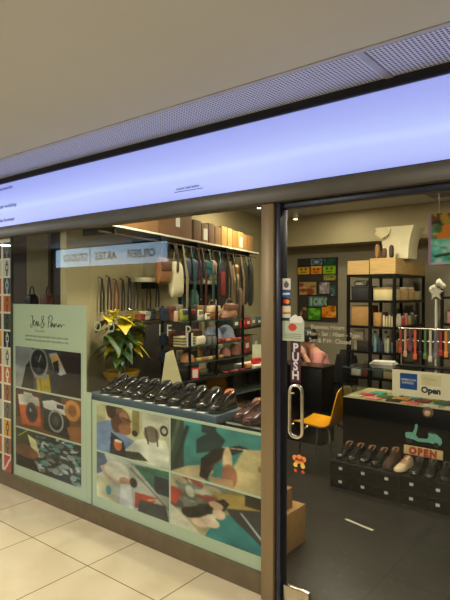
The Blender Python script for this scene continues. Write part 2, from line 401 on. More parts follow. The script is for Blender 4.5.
def pB():
    p = Pic(W1, H1, (92,52,34)).grad((80,30,22), (120,84,48))
    p.poly([(.0,.75),(1,.6),(1,1),(0,1)], (116,72,36)).rect(.42,0,.72,.5,(40,40,44))
    p.poly([(.05,.3),(.4,.22),(.42,.86),(.1,.92)], (196,88,30)).poly([(.04,.16),(.2,.1),(.38,.14),(.4,.34),(.06,.42)], (198,194,180)).rect(.14,.06,.28,.18,(180,176,166))
    p.ell(.27,.56,.1,.26,(60,56,54)).ell(.27,.56,.075,.19,(22,22,26)).ell(.25,.5,.02,.05,(120,130,140))
    p.poly([(.46,.28),(.84,.36),(.84,.98),(.46,.9)], (30,30,34)).poly([(.44,.2),(.6,.12),(.82,.2),(.84,.44),(.46,.36)], (206,204,196))
    p.ell(.645,.62,.115,.28,(150,150,148)).ell(.645,.62,.09,.22,(30,30,34)).ell(.645,.62,.05,.12,(70,72,80)).rect(.66,.2,.76,.3,(40,40,44))
    p.ell(.88,.28,.11,.25,(196,134,62)).ell(.88,.28,.06,.14,(150,92,40)).poly([(.8,.7),(1,.6),(1,1),(.86,1)], (140,92,50))
    return p.photo(4).blur(1)
def pC():
    p = Pic(W1, H1, (44,52,44))
    p.jumble(.35,.0,1,1, [(190,205,200),(90,150,150),(30,34,40),(120,130,120),(52,64,60),(160,170,165),(70,60,90)], 120, .05, 5)
    p.poly([(0,0),(.36,0),(.28,.4),(.3,.8),(.0,.9)], (58,62,34)).poly([(.2,.1),(.34,.2),(.4,.6),(.3,.66)], (206,196,150))
    p.ell(.17,.58,.17,.2,(120,78,52)).ell(.3,.56,.08,.1,(140,92,62)).poly([(.0,.7),(.3,.72),(.4,1),(0,1)], (40,36,34)).line(.05,.2,.2,.0,.015,(170,160,50))
    return p.photo(5).blur(1)
def pD():
    p = Pic(W1, H1, (196,180,120)).grad((206,196,150), (186,180,140))
    p.rect(.0,.0,.14,.55,(176,170,130)).rect(.52,0,.62,.45,(150,136,84)).rect(.66,0,1,.4,(198,194,170))
    p.poly([(0,.42),(.2,.3),(.36,.5),(.55,.62),(.56,1),(0,1)], (120,142,178)).poly([(.22,.55),(.4,.68),(.46,1),(.2,1)], (50,52,60))
    p.ell(.27,.06,.13,.12,(88,60,40)).ell(.36,.27,.14,.26,(138,96,68)).ell(.30,.33,.08,.2,(104,70,50)).ell(.40,.16,.06,.08,(168,124,92)).ell(.42,.42,.09,.12,(158,104,68)).ell(.22,.1,.07,.16,(74,50,36)).line(.38,.2,.5,.24,.02,(90,56,38)).ell(.45,.36,.03,.04,(170,110,76))
    p.ell(.32,.78,.06,.12,(196,110,60)).rect(.27,.68,.38,.73,(220,210,190))
    p.poly([(.42,.85),(.6,.55),(.96,.46),(1,.6),(1,.98),(.74,1)], (206,204,188)).poly([(.44,.86),(.62,.82),(.74,.95),(.5,1),(.42,.95)], (70,70,64)).ell(.78,.4,.1,.16,(120,108,92)).ell(.94,.28,.05,.1,(40,40,40)).ell(.94,.28,.03,.06,(190,186,170)).line(.7,.3,.74,.6,.012,(60,60,56)).ell(.56,.46,.04,.06,(40,34,30)).line(.84,.3,.86,.6,.012,(80,70,60))
    return p.photo(6).blur(1)
def pE():
    p = Pic(W1, H1, (214,212,200)).grad((200,204,196), (150,150,140))
    p.poly([(0,0),(.12,.0),(.2,.3),(.0,.5)], (92,108,140)).poly([(.05,.3),(.3,.1),(.5,.3),(.5,.55),(.36,.62),(.12,.5)], (206,178,150)).ell(.3,.3,.18,.2,(222,214,200)).ell(.42,.5,.08,.12,(196,150,120)).ell(.4,.72,.04,.08,(120,60,50)).poly([(0,.5),(.2,.55),(.3,1),(0,1)], (204,196,160)).ell(.18,.78,.04,.1,(80,150,160))
    p.poly([(.5,.05),(1,.0),(1,.5),(.7,.4)], (60,110,92)).rect(.82,.15,1,.5,(50,54,70)).poly([(.42,.1),(.54,.06),(1,.7),(1,.86)], (170,170,160)).line(.5,.15,1,.75,.02,(120,116,108))
    p.ell(.54,.44,.05,.1,(60,44,36)).poly([(.56,.62),(.85,.6),(.8,.76),(.56,.96)], (168,66,48)).poly([(.62,.75),(.96,.7),(1,1),(.6,1)], (66,66,60)).line(.74,.7,.86,.62,.015,(196,170,120)).poly([(.36,.55),(.5,.5),(.54,1),(.34,1)], (206,204,208))
    return p.photo(7).blur(2)
def pF():
    p = Pic(W1, H1, (60,138,134))
    p.rect(0,0,.16,1,(54,74,62)).line(.05,.9,.2,.1,.03,(36,56,50)).line(.0,.6,.1,.0,.03,(88,100,84)).poly([(.3,.3),(.5,.05),(.62,.2),(.56,.4),(.3,.55)], (34,66,68)).rect(.36,0,.52,.14,(40,60,62))
    p.poly([(.0,1),(.2,.82),(.42,.7),(.5,.8),(.4,1)], (206,184,140)).poly([(.36,.62),(.5,.4),(.76,.24),(.86,.26),(.7,.42),(.52,.6),(.42,.98),(.34,.95)], (38,28,26)).line(.6,.33,.95,.26,.012,(206,196,160)).line(.42,.8,.6,.5,.015,(120,70,50))
    p.poly([(.8,.3),(1,.22),(1,1),(.6,1),(.68,.7)], (196,176,126)).ell(.64,.55,.05,.24,(210,180,140)).ell(.66,.8,.08,.2,(168,110,80)).ell(.96,.56,.02,.05,(160,120,80)).poly([(.45,.9),(.7,.86),(.7,1),(.45,1)], (190,150,110))
    return p.photo(8).blur(2)
def pG():
    p = Pic(W1, H1, (150,140,104)).grad((176,168,140), (140,120,70))
    p.jumble(0,0,.55,.6, [(200,196,178),(160,70,60),(120,130,120),(90,80,70),(190,170,140),(96,110,90)], 40, .09, 3)
    p.ell(.04,.42,.06,.16,(190,70,60)).poly([(.5,.12),(1,.0),(1,.32),(.6,.36)], (190,160,80)).rect(.82,.0,1,.2,(60,44,34)).poly([(.55,.5),(1,.34),(1,1),(.4,1)], (46,128,132)).poly([(.62,.36),(1,.2),(1,.85),(.7,.5)], (66,66,70)).line(.78,.36,1,.75,.015,(200,200,196))
    p.poly([(.18,.58),(.36,.45),(.6,.2),(.66,.26),(.6,.44),(.42,.58),(.3,.72),(.2,.76)], (36,32,30)).ell(.36,.5,.05,.09,(60,54,50)).ell(.2,.66,.07,.09,(50,44,42))
    p.ell(.55,.5,.07,.1,(214,180,150)).ell(.52,.36,.08,.07,(204,170,140)).ell(.46,.7,.1,.1,(222,196,170)).ell(.34,.78,.09,.08,(206,176,150)).poly([(.0,.6),(.2,.8),(.35,1),(0,1)], (196,190,170))
    return p.photo(9).blur(2)

wg = thing('window_graphic', 'tall pale green window panel with signature lettering above watch, camera and workbench photos', 'window panel', (-3.74,.02,.115))
OFF = Vector((3.74,-.02,-.115))
def off(f, o): return lambda u, v: tuple(Vector(f(u, v))+o)
b = MB(); b.box(-4.239, -3.235, .012, .016, .115, 1.567); b.build('film', M_film, wg, OFF)
for pf, z0, z1, lb in ((pA, .872, 1.212, 'watches photo'), (pB, .537, .857, 'two vintage cameras photo'), (pC, .205, .523, 'hand at a cluttered workbench photo')):
    o = picture('photo_print', pf(), off(flatuv(-4.20,-3.295,z0,z1,.0105), OFF), wg, .001); o['label'] = lb
b = MB(); b.box(-3.233, -3.176, .012, .016, .115, .93); b.build('film_strip', M_film, wg, OFF)
# signature lettering as pen strokes
def smooth(pts, n=5):
    P = [Vector((p[0], p[1], 0)) for p in pts]; out = []
    for i in range(len(P)-1):
        p0, p1, p2, p3 = P[max(i-1,0)], P[i], P[i+1], P[min(i+2,len(P)-1)]
        for k in range(n):
            t = k/n; out.append(.5*((2*p1)+(-p0+p2)*t+(2*p0-5*p1+4*p2-p3)*t*t+(-p0+3*p1-3*p2+p3)*t**3))
    out.append(P[-1]); return out
strokes = [[(.02,.25),(.0,.05),(.10,-.1),(.16,.2),(.18,1.0),(.05,.95)], [(.18,.3),(.30,.45),(.36,.6),(.27,.55),(.28,.1),(.42,.3),(.50,.55),(.44,.1),(.53,.5),(.56,.05),(.64,.5),(.68,.1),(.78,.2)],
  [(1.12,.1),(.92,.85),(1.02,1.05),(1.08,.8),(.88,.3),(.92,-.1),(1.06,.1),(1.15,.4)],
  [(1.42,-.05),(1.46,.5),(1.52,1.1)], [(1.38,.85),(1.6,1.15),(1.76,.9),(1.66,.55),(1.48,.5)], [(1.64,.1),(1.74,.45),(1.62,.3),(1.66,.05),(1.8,.4),(1.82,.05),(1.95,.42),(1.9,.05),(2.02,.35),(2.06,.4),(2.12,.1),(2.24,.4),(2.2,.08),(2.36,.38),(2.40,.1),(2.52,.35),(2.66,.28)]]
b = MB()
for st in strokes: b.tube([(-3.97+.178*p.x, .0105, 1.385+.085*p.y) for p in smooth(st)], .0022, 5)
b.build('signature_lettering', mat('dark_ink', (46,50,44), .6), wg, OFF)
M_tiny = mat('grey_green_ink', (112,124,104), .6)
text_mesh('caption_lettering', 'L E A T H E R', .022, front(-3.90+3.74,.0115-.02,1.345-.115), M_tiny, wg)
for z in (1.300, 1.268): text_mesh('caption_lettering', 'handmade shoes, bags and watch straps made to order', .027, front(-4.05+3.74,.0115-.02,z-.115), M_tiny, wg)

wg2 = thing('window_graphic', 'wide pale green window panel with four photos of shoemaking under the shoe shelf', 'window panel', (-2.39,.02,.115))
O2 = Vector((2.39,-.02,-.115))
b = MB(); b.box(-3.164, -1.64, .012, .016, .115, .882); b.build('film', M_film, wg2, O2)
for pf, x0, x1, z0, z1, lb in ((pD,-3.112,-2.384,.531,.866,'photo of man in blue shirt sewing'), (pF,-2.369,-1.652,.531,.866,'photo of knife cutting leather'), (pE,-3.112,-2.384,.196,.517,'photo of hands stitching a shoe'), (pG,-2.369,-1.652,.196,.517,'photo of hand holding a dark tool')):
    o = picture('photo_print', pf(), off(flatuv(x0,x1,z0,z1,.0105), O2), wg2, .001); o['label'] = lb

sp = thing('photo_strip_panel', 'white window panel with rows of small watch strap photos at the left edge', 'window panel', (-4.5,.02,.115))
O3 = Vector((4.5,-.02,-.115))
b = MB(); b.box(-4.70, -4.2515, .012, .016, .115, 2.128); b.build('film', mat('white_film', (226,214,190), .4), sp, O3)
tones = [((44,46,50),(130,130,134)),((196,196,188),(60,58,56)),((60,64,70),(170,174,180)),((190,96,40),(110,50,24)),((70,80,60),(30,34,30)),((28,26,26),(190,190,186)),((206,200,184),(90,80,70)),((190,96,50),(230,220,200)),((150,84,44),(60,40,30)),((96,84,66),(40,36,32)),((214,150,50),(40,36,34)),((140,92,54),(50,42,36)),((190,40,32),(230,220,214))]
for c in range(2):
    for r in range(13):
        bg, fg = tones[(r+5*c) % 13]; p = Pic(10, 12, bg)
        if r == 12: p.line(0,1,1,0,.1,fg)
        else: p.ell(.5,.45,.22,.28,fg).line(.5,.1,.5,.95,.09,fg).ell(.5,.45,.12,.16,bg)
        z1 = 2.095-.1535*r; x0 = -4.392-.155*c
        picture('photo_print', p, off(flatuv(x0,x0+.118,z1-.137,z1,.0105), O3), sp, .001)

# white lettering on the glass
wl = thing('window_lettering', 'row of white vinyl letters on the window glass in front of the plant and shelves', 'lettering', (-3.32,-.0062,1.385))
for ch_, dx in (('O',.20),('D',.355),('I',.86),('F',.93),('P',1.09)):
    text_mesh('letter', ch_, .105, front(dx,0,0), mat('frosted_vinyl', (150,152,130), .5), wl, ext=.0004)

# ------------------------------------------------------------------ glass door and what is on it
d = struct(thing('door_1', None, None, (-1.515,0,0)))
b = MB(); b.box(0, 1.02, -.006, .006, .012, 2.096); b.build('glass_leaf', M_glassd, d)
b = MB(); b.box(.002, .155, -.016, .016, .008, .112, bev=.004); pf_ = b.build('patch_fitting', M_steel, d)
b = MB(); b.cyl((.118,-.017,.05), (.118,-.022,.05), .016, seg=16); b.cyl((.118,-.022,.05), (.118,-.024,.05), .007, seg=10); b.build('lock_cylinder', M_chrome, pf_)
def dhandle(y):
    x0, x1, z0, z1, r = .060, .134, .915, 1.182, .033; pts = []
    for cx, cz, a0 in ((x1-r,z1-r,0),(x0+r,z1-r,PI/2),(x0+r,z0+r,PI),(x1-r,z0+r,1.5*PI)):
        pts += [(cx+r*math.cos(a0+k*PI/8), y, cz+r*math.sin(a0+k*PI/8)) for k in range(5)]
    return pts
b = MB(); b.tube(dhandle(-.045), .009, 10, closed=True)
for z in (.97, 1.13): b.cyl((.0600,-.006,z), (.0600,-.045,z), .006)
b.build('handle', M_steel, d)
# stickers
def sticker(name, label, x0, x1, z0, z1, m, y=.0075):
    b = MB(); b.box(x0, x1, y, y+.0008, z0, z1); o = b.build(name, m); return tag(o, label, 'sticker')
ps = thing('push_sticker', 'tall maroon sticker reading PUSH above the door handle', 'sticker', (-1.443,-.007,1.19))
b = MB(); b.box(-.030, .030, 0, .0008, 0, .215); b.build('vinyl', mat('maroon_vinyl', (66,18,34), .5), ps)
M_lt = mat('pale_vinyl', (206,200,200), .5)
for k, ch in enumerate('PUSH'): text_mesh('lettering', ch, .062, front(0,-.0006,.160-.048*k), M_lt, ps, align='CENTER', ext=.0003, bold=.002)
cs = [('white security sticker with grey shield on the door glass, topmost of the column', (220,216,206), 'shield'), ('blue card sticker on the door glass under the grey shield sticker', (36,84,140), 'bar'),
      ('navy card sticker with red and orange discs on the door glass', (40,36,44), 'discs'), ('cream card sticker with orange edge on the door glass under the two discs', (220,206,176), 'stripe'), ('small white sticker with green and black band, lowest of the card column', (206,206,200), 'band')]
zt = 1.735
for lb, c, kd in cs:
    h = .062 if kd == 'shield' else .04
    t = thing('card_sticker', lb, 'sticker', (-1.50,-.007,zt-h), 0, 'payment stickers on the door glass')
    b = MB(); b.box(-.026, .026, 0, .0008, 0, h-.003); b.build('vinyl', cm(c,.5), t)
    b = MB()
    if kd == 'shield': b.prism([(-.016,.03),(0,.048),(.016,.03),(.012,.014),(0,.008),(-.012,.014)], lambda x,z: (x,-.0006,z), lambda x,z: (x,0,z)); mm = cm((96,90,84))
    elif kd == 'bar': b.box(-.022,.022,-.0006,0,.014,.024); mm = cm((206,216,226))
    elif kd == 'discs': b.prism([(-.008+.012*math.cos(k*PI/8), .019+.012*math.sin(k*PI/8)) for k in range(16)], lambda x,z: (x,-.0006,z), lambda x,z: (x,0,z)); mm = cm((214,40,30))
    elif kd == 'stripe': b.box(-.026,.026,-.0006,0,.0,.007); mm = cm((222,150,40))
    else: b.box(-.026,.026,-.0006,0,.005,.016); mm = cm((30,60,40))
    b.build('emblem', mm, t)
    if kd == 'discs':
        b = MB(); b.prism([(.009+.012*math.cos(k*PI/8), .019+.012*math.sin(k*PI/8)) for k in range(16)], lambda x,z: (x,-.0008,z), lambda x,z: (x,0,z)); b.build('emblem', cm((230,140,40)), t)
    zt -= h+.001
t = thing('notice_sticker', 'pale square sticker with a red round mark above the PUSH sticker', 'sticker', (-1.458,-.007,1.404))
b = MB(); b.box(-.066, .066, 0, .0008, 0, .112); b.build('vinyl', cm((176,184,158),.5), t)
b = MB(); b.prism([(-.004+.026*math.cos(k*PI/8), .072+.020*math.sin(k*PI/8)) for k in range(16)], lambda x,z: (x,-.0006,z), lambda x,z: (x,0,z)); b.build('emblem', cm((190,60,40)), t)
for z in (.034,.024,.014): b = MB(); b.box(-.05, .05, -.0006, 0, z, z+.004); b.build('text_line', cm((130,136,116)), t)
t = thing('white_sticker', 'cloud shaped white sticker on the glass above the square notice sticker', 'sticker', (-1.44,-.0085,1.50))
b = MB(); b.prism([(-.035,.0),(.035,.0),(.042,.018),(.03,.036),(.012,.034),(-.004,.044),(-.024,.034),(-.04,.018)], lambda x,z: (x,0,z), lambda x,z: (x,.0006,z)); b.build('vinyl', M_white, t)
hr = thing('hours_lettering', 'cream opening hours lettering on the door glass right of the stickers', 'lettering', (-1.374,-.0068,1.40))
M_hr = mat('cream_vinyl', (186,178,150), .5)
for k, (tx, dx) in enumerate((('Business Hours', .02), ('Mon - Sat : 10am - 7pm', 0), ('Sun & P.H : Closed', .01))):
    text_mesh('lettering', tx, .030, front(dx,0,.074-.034*k), M_hr, hr, ext=.0003)
t = thing('flower_sticker', 'small orange and red sticker low on the door glass above the cardboard boxes', 'sticker', (-1.420,-.007,.772))
disc = lambda x, z, r, y=0.: (MB().prism([(x+r*math.cos(k*PI/6), z+r*math.sin(k*PI/6)) for k in range(12)], lambda p,q: (p,y-.0006,q), lambda p,q: (p,y,q)))
for x, z, r in ((-.026,.024,.015),(0,.028,.017),(.026,.024,.015),(-.012,.008,.015),(.014,.008,.015)): disc(x,z,r).build('petal', cm((226,130,60)), t)
for x in (-.022,.022): disc(x,-.012,.013,-.0006).build('petal', cm((214,180,80)), t); disc(x,-.042,.009,-.0006).build('dot', cm((196,56,40)), t)

# ------------------------------------------------------------------ shoes
def shoe_parts(root, upper, sole, lining, L=.27, W=.092, H=.085, lace=None, strap=None):
    # toe at +x, heel at -x, sole on z = 0
    st = [(-.5,.50,.62,.80),(-.46,.74,.80,.98),(-.36,.84,.90,1.0),(-.22,.80,.88,.86),(-.08,.80,.86,.80),(.04,.90,.94,.70),(.16,1.0,.98,.56),(.28,.98,.98,.45),(.38,.86,.90,.40),(.46,.58,.66,.33),(.5,.28,.34,.20)]
    b = MB(); rg = []
    for x, w, wt, h in st:
        hw = W/2*w; r = []
        for k in range(13):
            a = -PI*.5+PI*k/12; c, s_ = math.sin(a), math.cos(a)
            r.append((x*L, hw*math.copysign(abs(c)**.75, c), .016+H*h*(abs(s_)**.8)))
        rg.append(r)
    b.rings(rg, 0, smooth=True); b.build('upper', upper, root, sharp=60)
    b = MB(); n = len(st); out = [(x*L, W/2*w*1.06+.002) for x, w, _, _ in st]; poly = out+[(x, -y) for x, y in out[::-1]]
    b.prism(poly, lambda x,y: (x,y,.006 if x > -.05*L else .0), lambda x,y: (x,y,.019))
    b.box(-.5*L, -.2*L, -.036, .036, 0, .016); b.build('sole', sole, root)
    b = MB(); b.rings([[(-.30*L+.17*L*math.cos(a)*q, .030*math.sin(a)*q, .016+H*(.96-.36*max(0,math.cos(a)*q))+.004+dz) for a in [2*PI*k/14 for k in range(14)]] for q, dz in ((1.,0.),(.9,.004),(.6,-.006))], 0); b.build('lining', lining, root)
    b = MB()
    for k in range(4):
        x = (-.06+.055*k)*L; z = .016+H*(.84-.075*k)+.004
        b.tube([(x,-.022,z-.006),(x,0,z+.003),(x,.022,z-.006)], .0032, 5)
    b.build('laces' if lace else 'strap', lace or strap or upper, root)
M_patent = mat('polished_black_leather', (20,18,17), .16, var=.2, scale=20, coat=.6)
M_patbrown = mat('polished_dark_brown_leather', (44,24,18), .2, var=.2, coat=.5)
M_sole = mat('black_rubber', (18,17,16), .6); M_lin = mat('tan_lining', (150,104,64), .6); M_linb = mat('grey_lining', (60,54,48), .6)
M_lace = mat('black_lace', (26,24,24), .7); M_bsuede = mat('brown_suede', (70,48,30), .85, var=.2, scale=40, bump=.2); M_beige = mat('beige_leather', (214,190,148), .4, var=.05)
M_oxblood = mat('oxblood_leather', (70,30,24), .22, var=.2, coat=.4)

# platform in the window
pl = thing('shoe_platform', 'slate blue topped low platform behind the glass carrying a row of black shoes', 'display platform', (-2.63,.22,.12))
b = MB(); b.box(-.665, .585, -.15, .145, .745, .792, bev=.003); b.build('top', mat('slate_blue_board', (74,92,104), .5, var=.06), pl)
b = MB(); b.box(-.60, .60, -.13, .13, -.1195, .744); b.build('base', M_black, pl)
def make_shoe(name, label, loc, rz, upper, lining, group, lace=None, L=.27, H=.098, strap=None):
    t = thing(name, label, 'shoe', loc, rz, group); shoe_parts(t, upper, M_sole, lining, L=L, H=H, lace=lace, strap=strap); return t
ords = ['leftmost', 'second from the left', 'third from the left', 'fourth from the left', 'fifth from the left', 'sixth from the left', 'seventh from the left', 'eighth from the left', 'ninth from the left', 'rightmost']
sh = None; xs = [-3.16+.116*k for k in range(10)]
for k, x in enumerate(xs):
    lb = 'polished black leather dress shoe on the window platform, %s in its row' % ords[k]
    rz = math.radians(-84 + R0.uniform(-4,4)); loc = (x, .222+R0.uniform(-.006,.006), .913)
    if sh is None: sh = make_shoe('dress_shoe', lb, loc, rz, M_patent, M_linb, 'black shoes on the window platform', M_lace)
    else:
        s2 = dup(sh, loc, rz, lb)
        if k == 9:
            for ch in s2.children:
                if ch.name.startswith('lining'): ch.material_slots[0].link = 'OBJECT'; ch.material_slots[0].material = mat('orange_lining', (190,98,40), .5)
# white price slips between the shoes
slip = None
for k in range(9):
    loc = (xs[k]+.050, .090, .913)
    if slip is None:
        b = MB(); b.box(-.028, .028, -.012, .012, 0, .0012); slip = b.build('price_slip', M_white, loc=loc, rz=.2); tag(slip, 'x', 'price tag', 'price slips on the window platform'); s2 = slip
    else: s2 = dup(slip, loc, .2)
    s2['label'] = 'small white slip between black window shoes, %s of the row' % (ords[k] if k < 8 else 'rightmost')
# small glass shelf with a brown pair at the right
gs = thing('glass_shelf', 'small glass shelf with dark brown shoes right of the blue platform', 'shelf', (-1.885,.28,.113))
b = MB(); b.box(-.13, .14, -.15, .17, .752, .760); b.build('glass', M_glass2, gs)
b = MB(); b.box(-.13, .14, -.152, -.150, .750, .762); b.build('front_edge', cm((150,156,148),.3), gs)
b = MB(); b.box(-.10,.10,-.13,.06,-.1125,.75); b.build('base', M_black, gs)
for k, (x, y) in enumerate(((-1.945,.27),(-1.835,.22))):
    make_shoe('dress_shoe', 'dark brown leather shoe on the glass shelf, %s' % ('left of the pair' if k == 0 else 'right of the pair, nearest the post'), (x,y,.874), math.radians(-100), M_oxblood, M_lin, 'brown shoes on the glass shelf', M_lace, .25)

# ------------------------------------------------------------------ left counter and glass tiers
ct = thing('display_counter', 'long black glass fronted display counter running into the shop behind the window shoes', 'counter', (-3.22,.42,0))
b = MB(); b.box(-.2,.2,0,2.0,0,.5); b.box(-.2,-.17,0,2.0,.5,.9); b.box(-.2,.2,0,.03,.5,.9); b.box(-.2,.2,1.97,2.0,.5,.9); b.build('body', M_black, ct)
b = MB(); b.box(-.2,.22,-.01,2.01,.9,.924, bev=.003); b.build('top', mat('dark_glass_top', (30,34,32), .12, var=.1), ct)
b = MB(); b.box(.19,.197,.03,1.97,.5,.9); b.build('glass_front', M_glass2, ct)
b = MB(); b.box(-.17,.185,.03,1.97,.70,.708); b.build('inner_shelf', mat('inner_glass_shelf', (120,124,112), .2), ct)
TX = (-3.38,-3.04); TZ = (1.060,1.206,1.420)
tr = thing('tiered_glass_rack', 'black post rack of three glass shelves standing on the left counter', 'shelf rack', (-3.21,.45,.925))
for k, z in enumerate(TZ):
    b = MB(); b.box(-.17,.17,.40 if k < 2 else .36,1.30,z-.925-.007,z-.925); g_ = b.build('shelf', M_glass2, tr)
    b = MB(); b.box(.17,.174,.40 if k < 2 else .36,1.30,z-.925-.010,z-.925+.001); b.build('edge_strip', M_edge, g_)
for y in (.48,.84,1.23):
    for x in (-.16,.165):
        b = MB(); b.box(x-.009,x+.009,y-.009,y+.009,.0005,.62); b.build('post', M_blackmetal, tr)

def pouch(name, label, cat, loc, w, h, dp, col, group=None, rz=0, flap=None, handle=False, rough=.5, taper=0.):
    t = thing(name, label, cat, loc, rz, group); m = cm(col, rough)
    b = MB(); b.pillow(w, h, dp, taper=taper); b.build('body', m, t)
    if flap:
        b = MB(); b.box(-dp*.1, dp*.52, -w*.40, w*.40, h*.52, h*.95, bev=min(.006, h*.06)); b.build('flap', cm(flap, rough), t)
    if handle:
        b = MB(); b.tube([(0, w*.25*math.cos(PI*k/8), h*.97+h*.35*math.sin(PI*k/8)) for k in range(9)], .006, 6); b.build('handle', cm(tuple(int(c*.6) for c in col), .5), t)
    return t
def jar(name, label, cat, loc, r, h, col, lid=None, group=None, rough=.4):
    t = thing(name, label, cat, loc, 0, group)
    b = MB(); b.lathe([(r*.92,0),(r,.1*h),(r,.78*h),(r*.8,.9*h),(r*.72,h)], seg=14); b.build('body', cm(col, rough), t)
    b = MB(); b.cyl((0,0,h+.0005), (0,0,h*1.13), r*.78, seg=12); b.build('lid', cm(lid or (40,38,36), .4), t); return t
def dome(name, label, cat, loc, r, h, col, group=None, band=(60,40,30)):
    t = thing(name, label, cat, loc, 0, group)
    b = MB(); b.lathe([(r,.012*1),(r*.98,h*.3),(r*.86,h*.62),(r*.55,h*.9),(r*.12,h)], seg=18); b.build('crown', cm(col,.6), t)
    b = MB(); b.lathe([(r*1.0,0),(r*1.03,.006),(r*1.0,.012)], seg=18); b.build('rim', cm(band,.5), t); return t
G1 = 'leather goods on the glass rack'
ty, tx = .45, -3.16
T = TZ[2]+.0005; Mi = TZ[1]+.0005; Lo = TZ[0]+.0005; Cn = .9245
# top tier
jar('bottle', 'pale pink bottle on the top glass shelf beside the yellow domed pouch', 'bottle', (-3.12,.84,T), .020, .075, (196,150,128), (230,220,210), G1)
pouch('pouch', 'yellow green domed pouch on the top glass shelf', 'pouch', (-3.10,.915,T), .10, .10, .07, (150,150,60), G1, flap=(60,70,90))
pouch('pouch', 'black soft bag with small red tag on the top glass shelf', 'bag', (-3.10,1.02,T), .09, .10, .06, (28,26,28), G1, flap=(110,30,26))
for k, (y, c) in enumerate(((1.115,'tall'),(1.175,'short'))):
    pouch('card_pack', 'white packet with grey print on the top glass shelf, %s one' % ('left' if k == 0 else 'right leaning'), 'packet', (-3.09+.03*k,y,T), .07, .09-.03*k, .03, (222,214,190), G1, flap=(120,120,104), rz=.2*k)
pouch('handbag', 'tan and cream tent shaped bag on the top glass shelf', 'bag', (-3.12,1.31,T), .16, .13, .10, (170,104,54), G1, flap=(226,200,160), handle=True, taper=.45)
dome('leather_dome', 'small dusty pink dome between tan bag and pink bag on the top shelf', 'hat', (-3.08,1.43,T), .045, .06, (150,104,84), G1)
pouch('handbag', 'dusty pink wide bag at the right end of the top glass shelf', 'bag', (-3.13,1.58,T), .20, .14, .10, (196,142,114), G1, flap=(120,84,60), handle=True, taper=.35)
# middle tier
pouch('leather_box', 'brown leather box behind the white pouch on the middle glass shelf', 'box', (-3.17,1.12,Mi), .15, .13, .10, (112,74,42), G1, flap=(84,52,30))
pouch('pouch', 'white soft pouch in front of a brown box on the middle glass shelf', 'pouch', (-3.06,1.08,Mi), .12, .08, .05, (226,214,186), G1)
for k in range(2): jar('cup', 'grey metal cup on the middle glass shelf, %s of two' % ('left' if k == 0 else 'right'), 'cup', (-3.06,1.20+.065*k,Mi), .026, .07, (112,108,100), (70,66,60), G1)
for k in range(2): dome('felt_hat', 'blue grey felt dome on the middle glass shelf, %s of the two' % ('left' if k == 0 else 'right'), 'hat', (-3.17,1.385+.19*k,Mi), .088, .15, (140,150,172), G1, (90,96,110))
for k in range(5):
    c = [(190,80,40),(150,30,30),(204,120,60),(176,70,44),(150,60,40)][k]; nm = ['orange','deep red','light tan','rust','dark rust'][k]
    pouch('wallet', '%s leather wallet lying in front of the grey domes' % nm, 'wallet', (-3.07,1.31+.085*k,Mi), .075, .03+.008*(k % 2), .05, c, G1)
# lower tier
dome('felt_hat', 'tan leather cap at the left end of the lowest glass shelf', 'hat', (-3.10,.96,Lo), .065, .085, (158,104,62), G1)
for k in range(5):
    c = [(190,160,96),(170,120,70),(206,176,120),(150,104,60),(184,140,84)][k]; nm = ['straw','mid tan','pale straw','chestnut','honey'][k]
    pouch('coin_purse', '%s coloured small purse in the row on the lowest glass shelf' % nm, 'purse', (-3.08,1.08+.075*k,Lo), .068, .035, .05, c, G1)
dome('felt_hat', 'dusty rose dome on the lowest glass shelf beside a larger brown dome', 'hat', (-3.12,1.50,Lo), .055, .09, (170,110,96), G1)
dome('felt_hat', 'large brown pink dome at the right end of the lowest glass shelf', 'hat', (-3.12,1.66,Lo), .062, .125, (150,98,76), G1)
# goods standing further back on the glass shelves
g = random.Random(17)
bk = [('navy',(36,44,66)),('chestnut',(112,66,38)),('stone',(150,140,118)),('wine',(96,32,38)),('forest',(40,66,48)),('ochre',(176,130,60)),('ash',(96,94,90)),('cocoa',(72,48,34)),('bone',(204,194,166))]
for z, tn in ((T,'top'),(Mi,'middle'),(Lo,'lowest')):
    for k, (nm, c) in enumerate(bk):
        if z == Mi and k in (2,5,6,7): continue
        h = (.085+.05*g.random()) if z != Lo else (.06+.05*g.random())
        t = thing('leather_case', '%s case standing at the back of the %s glass shelf' % (nm, tn), 'case', (-3.325,.90+.095*k,z), 0, 'cases at the back of the glass rack')
        b = MB(); b.box(-.022,.022,-.036,.036,0,h, bev=.004); b.build('body', cm(c,.5), t)
        b = MB(); b.box(.0225,.025,-.034,.034,h*.55,h*.95, bev=.001); b.build('flap', cm(tuple(int(v*.8) for v in c),.5), t)
t = thing('card_rack', 'wide stack of striped cards at the near end of the middle glass shelf', 'card stack', (-3.12,.945,Mi))
for k in range(7): b = MB(); b.box(-.06,.06,-.075,.075,.012*k,.012*k+.009); b.build('card', cm([(206,190,140),(120,110,84)][k % 2],.6), t)
b = MB(); b.box(.062,.066,-.04,.035,0,.11); tag(b.build('white_card', M_white, loc=(-3.12,.945,Mi)), 'white standing card before the striped card stack on the middle shelf', 'card')
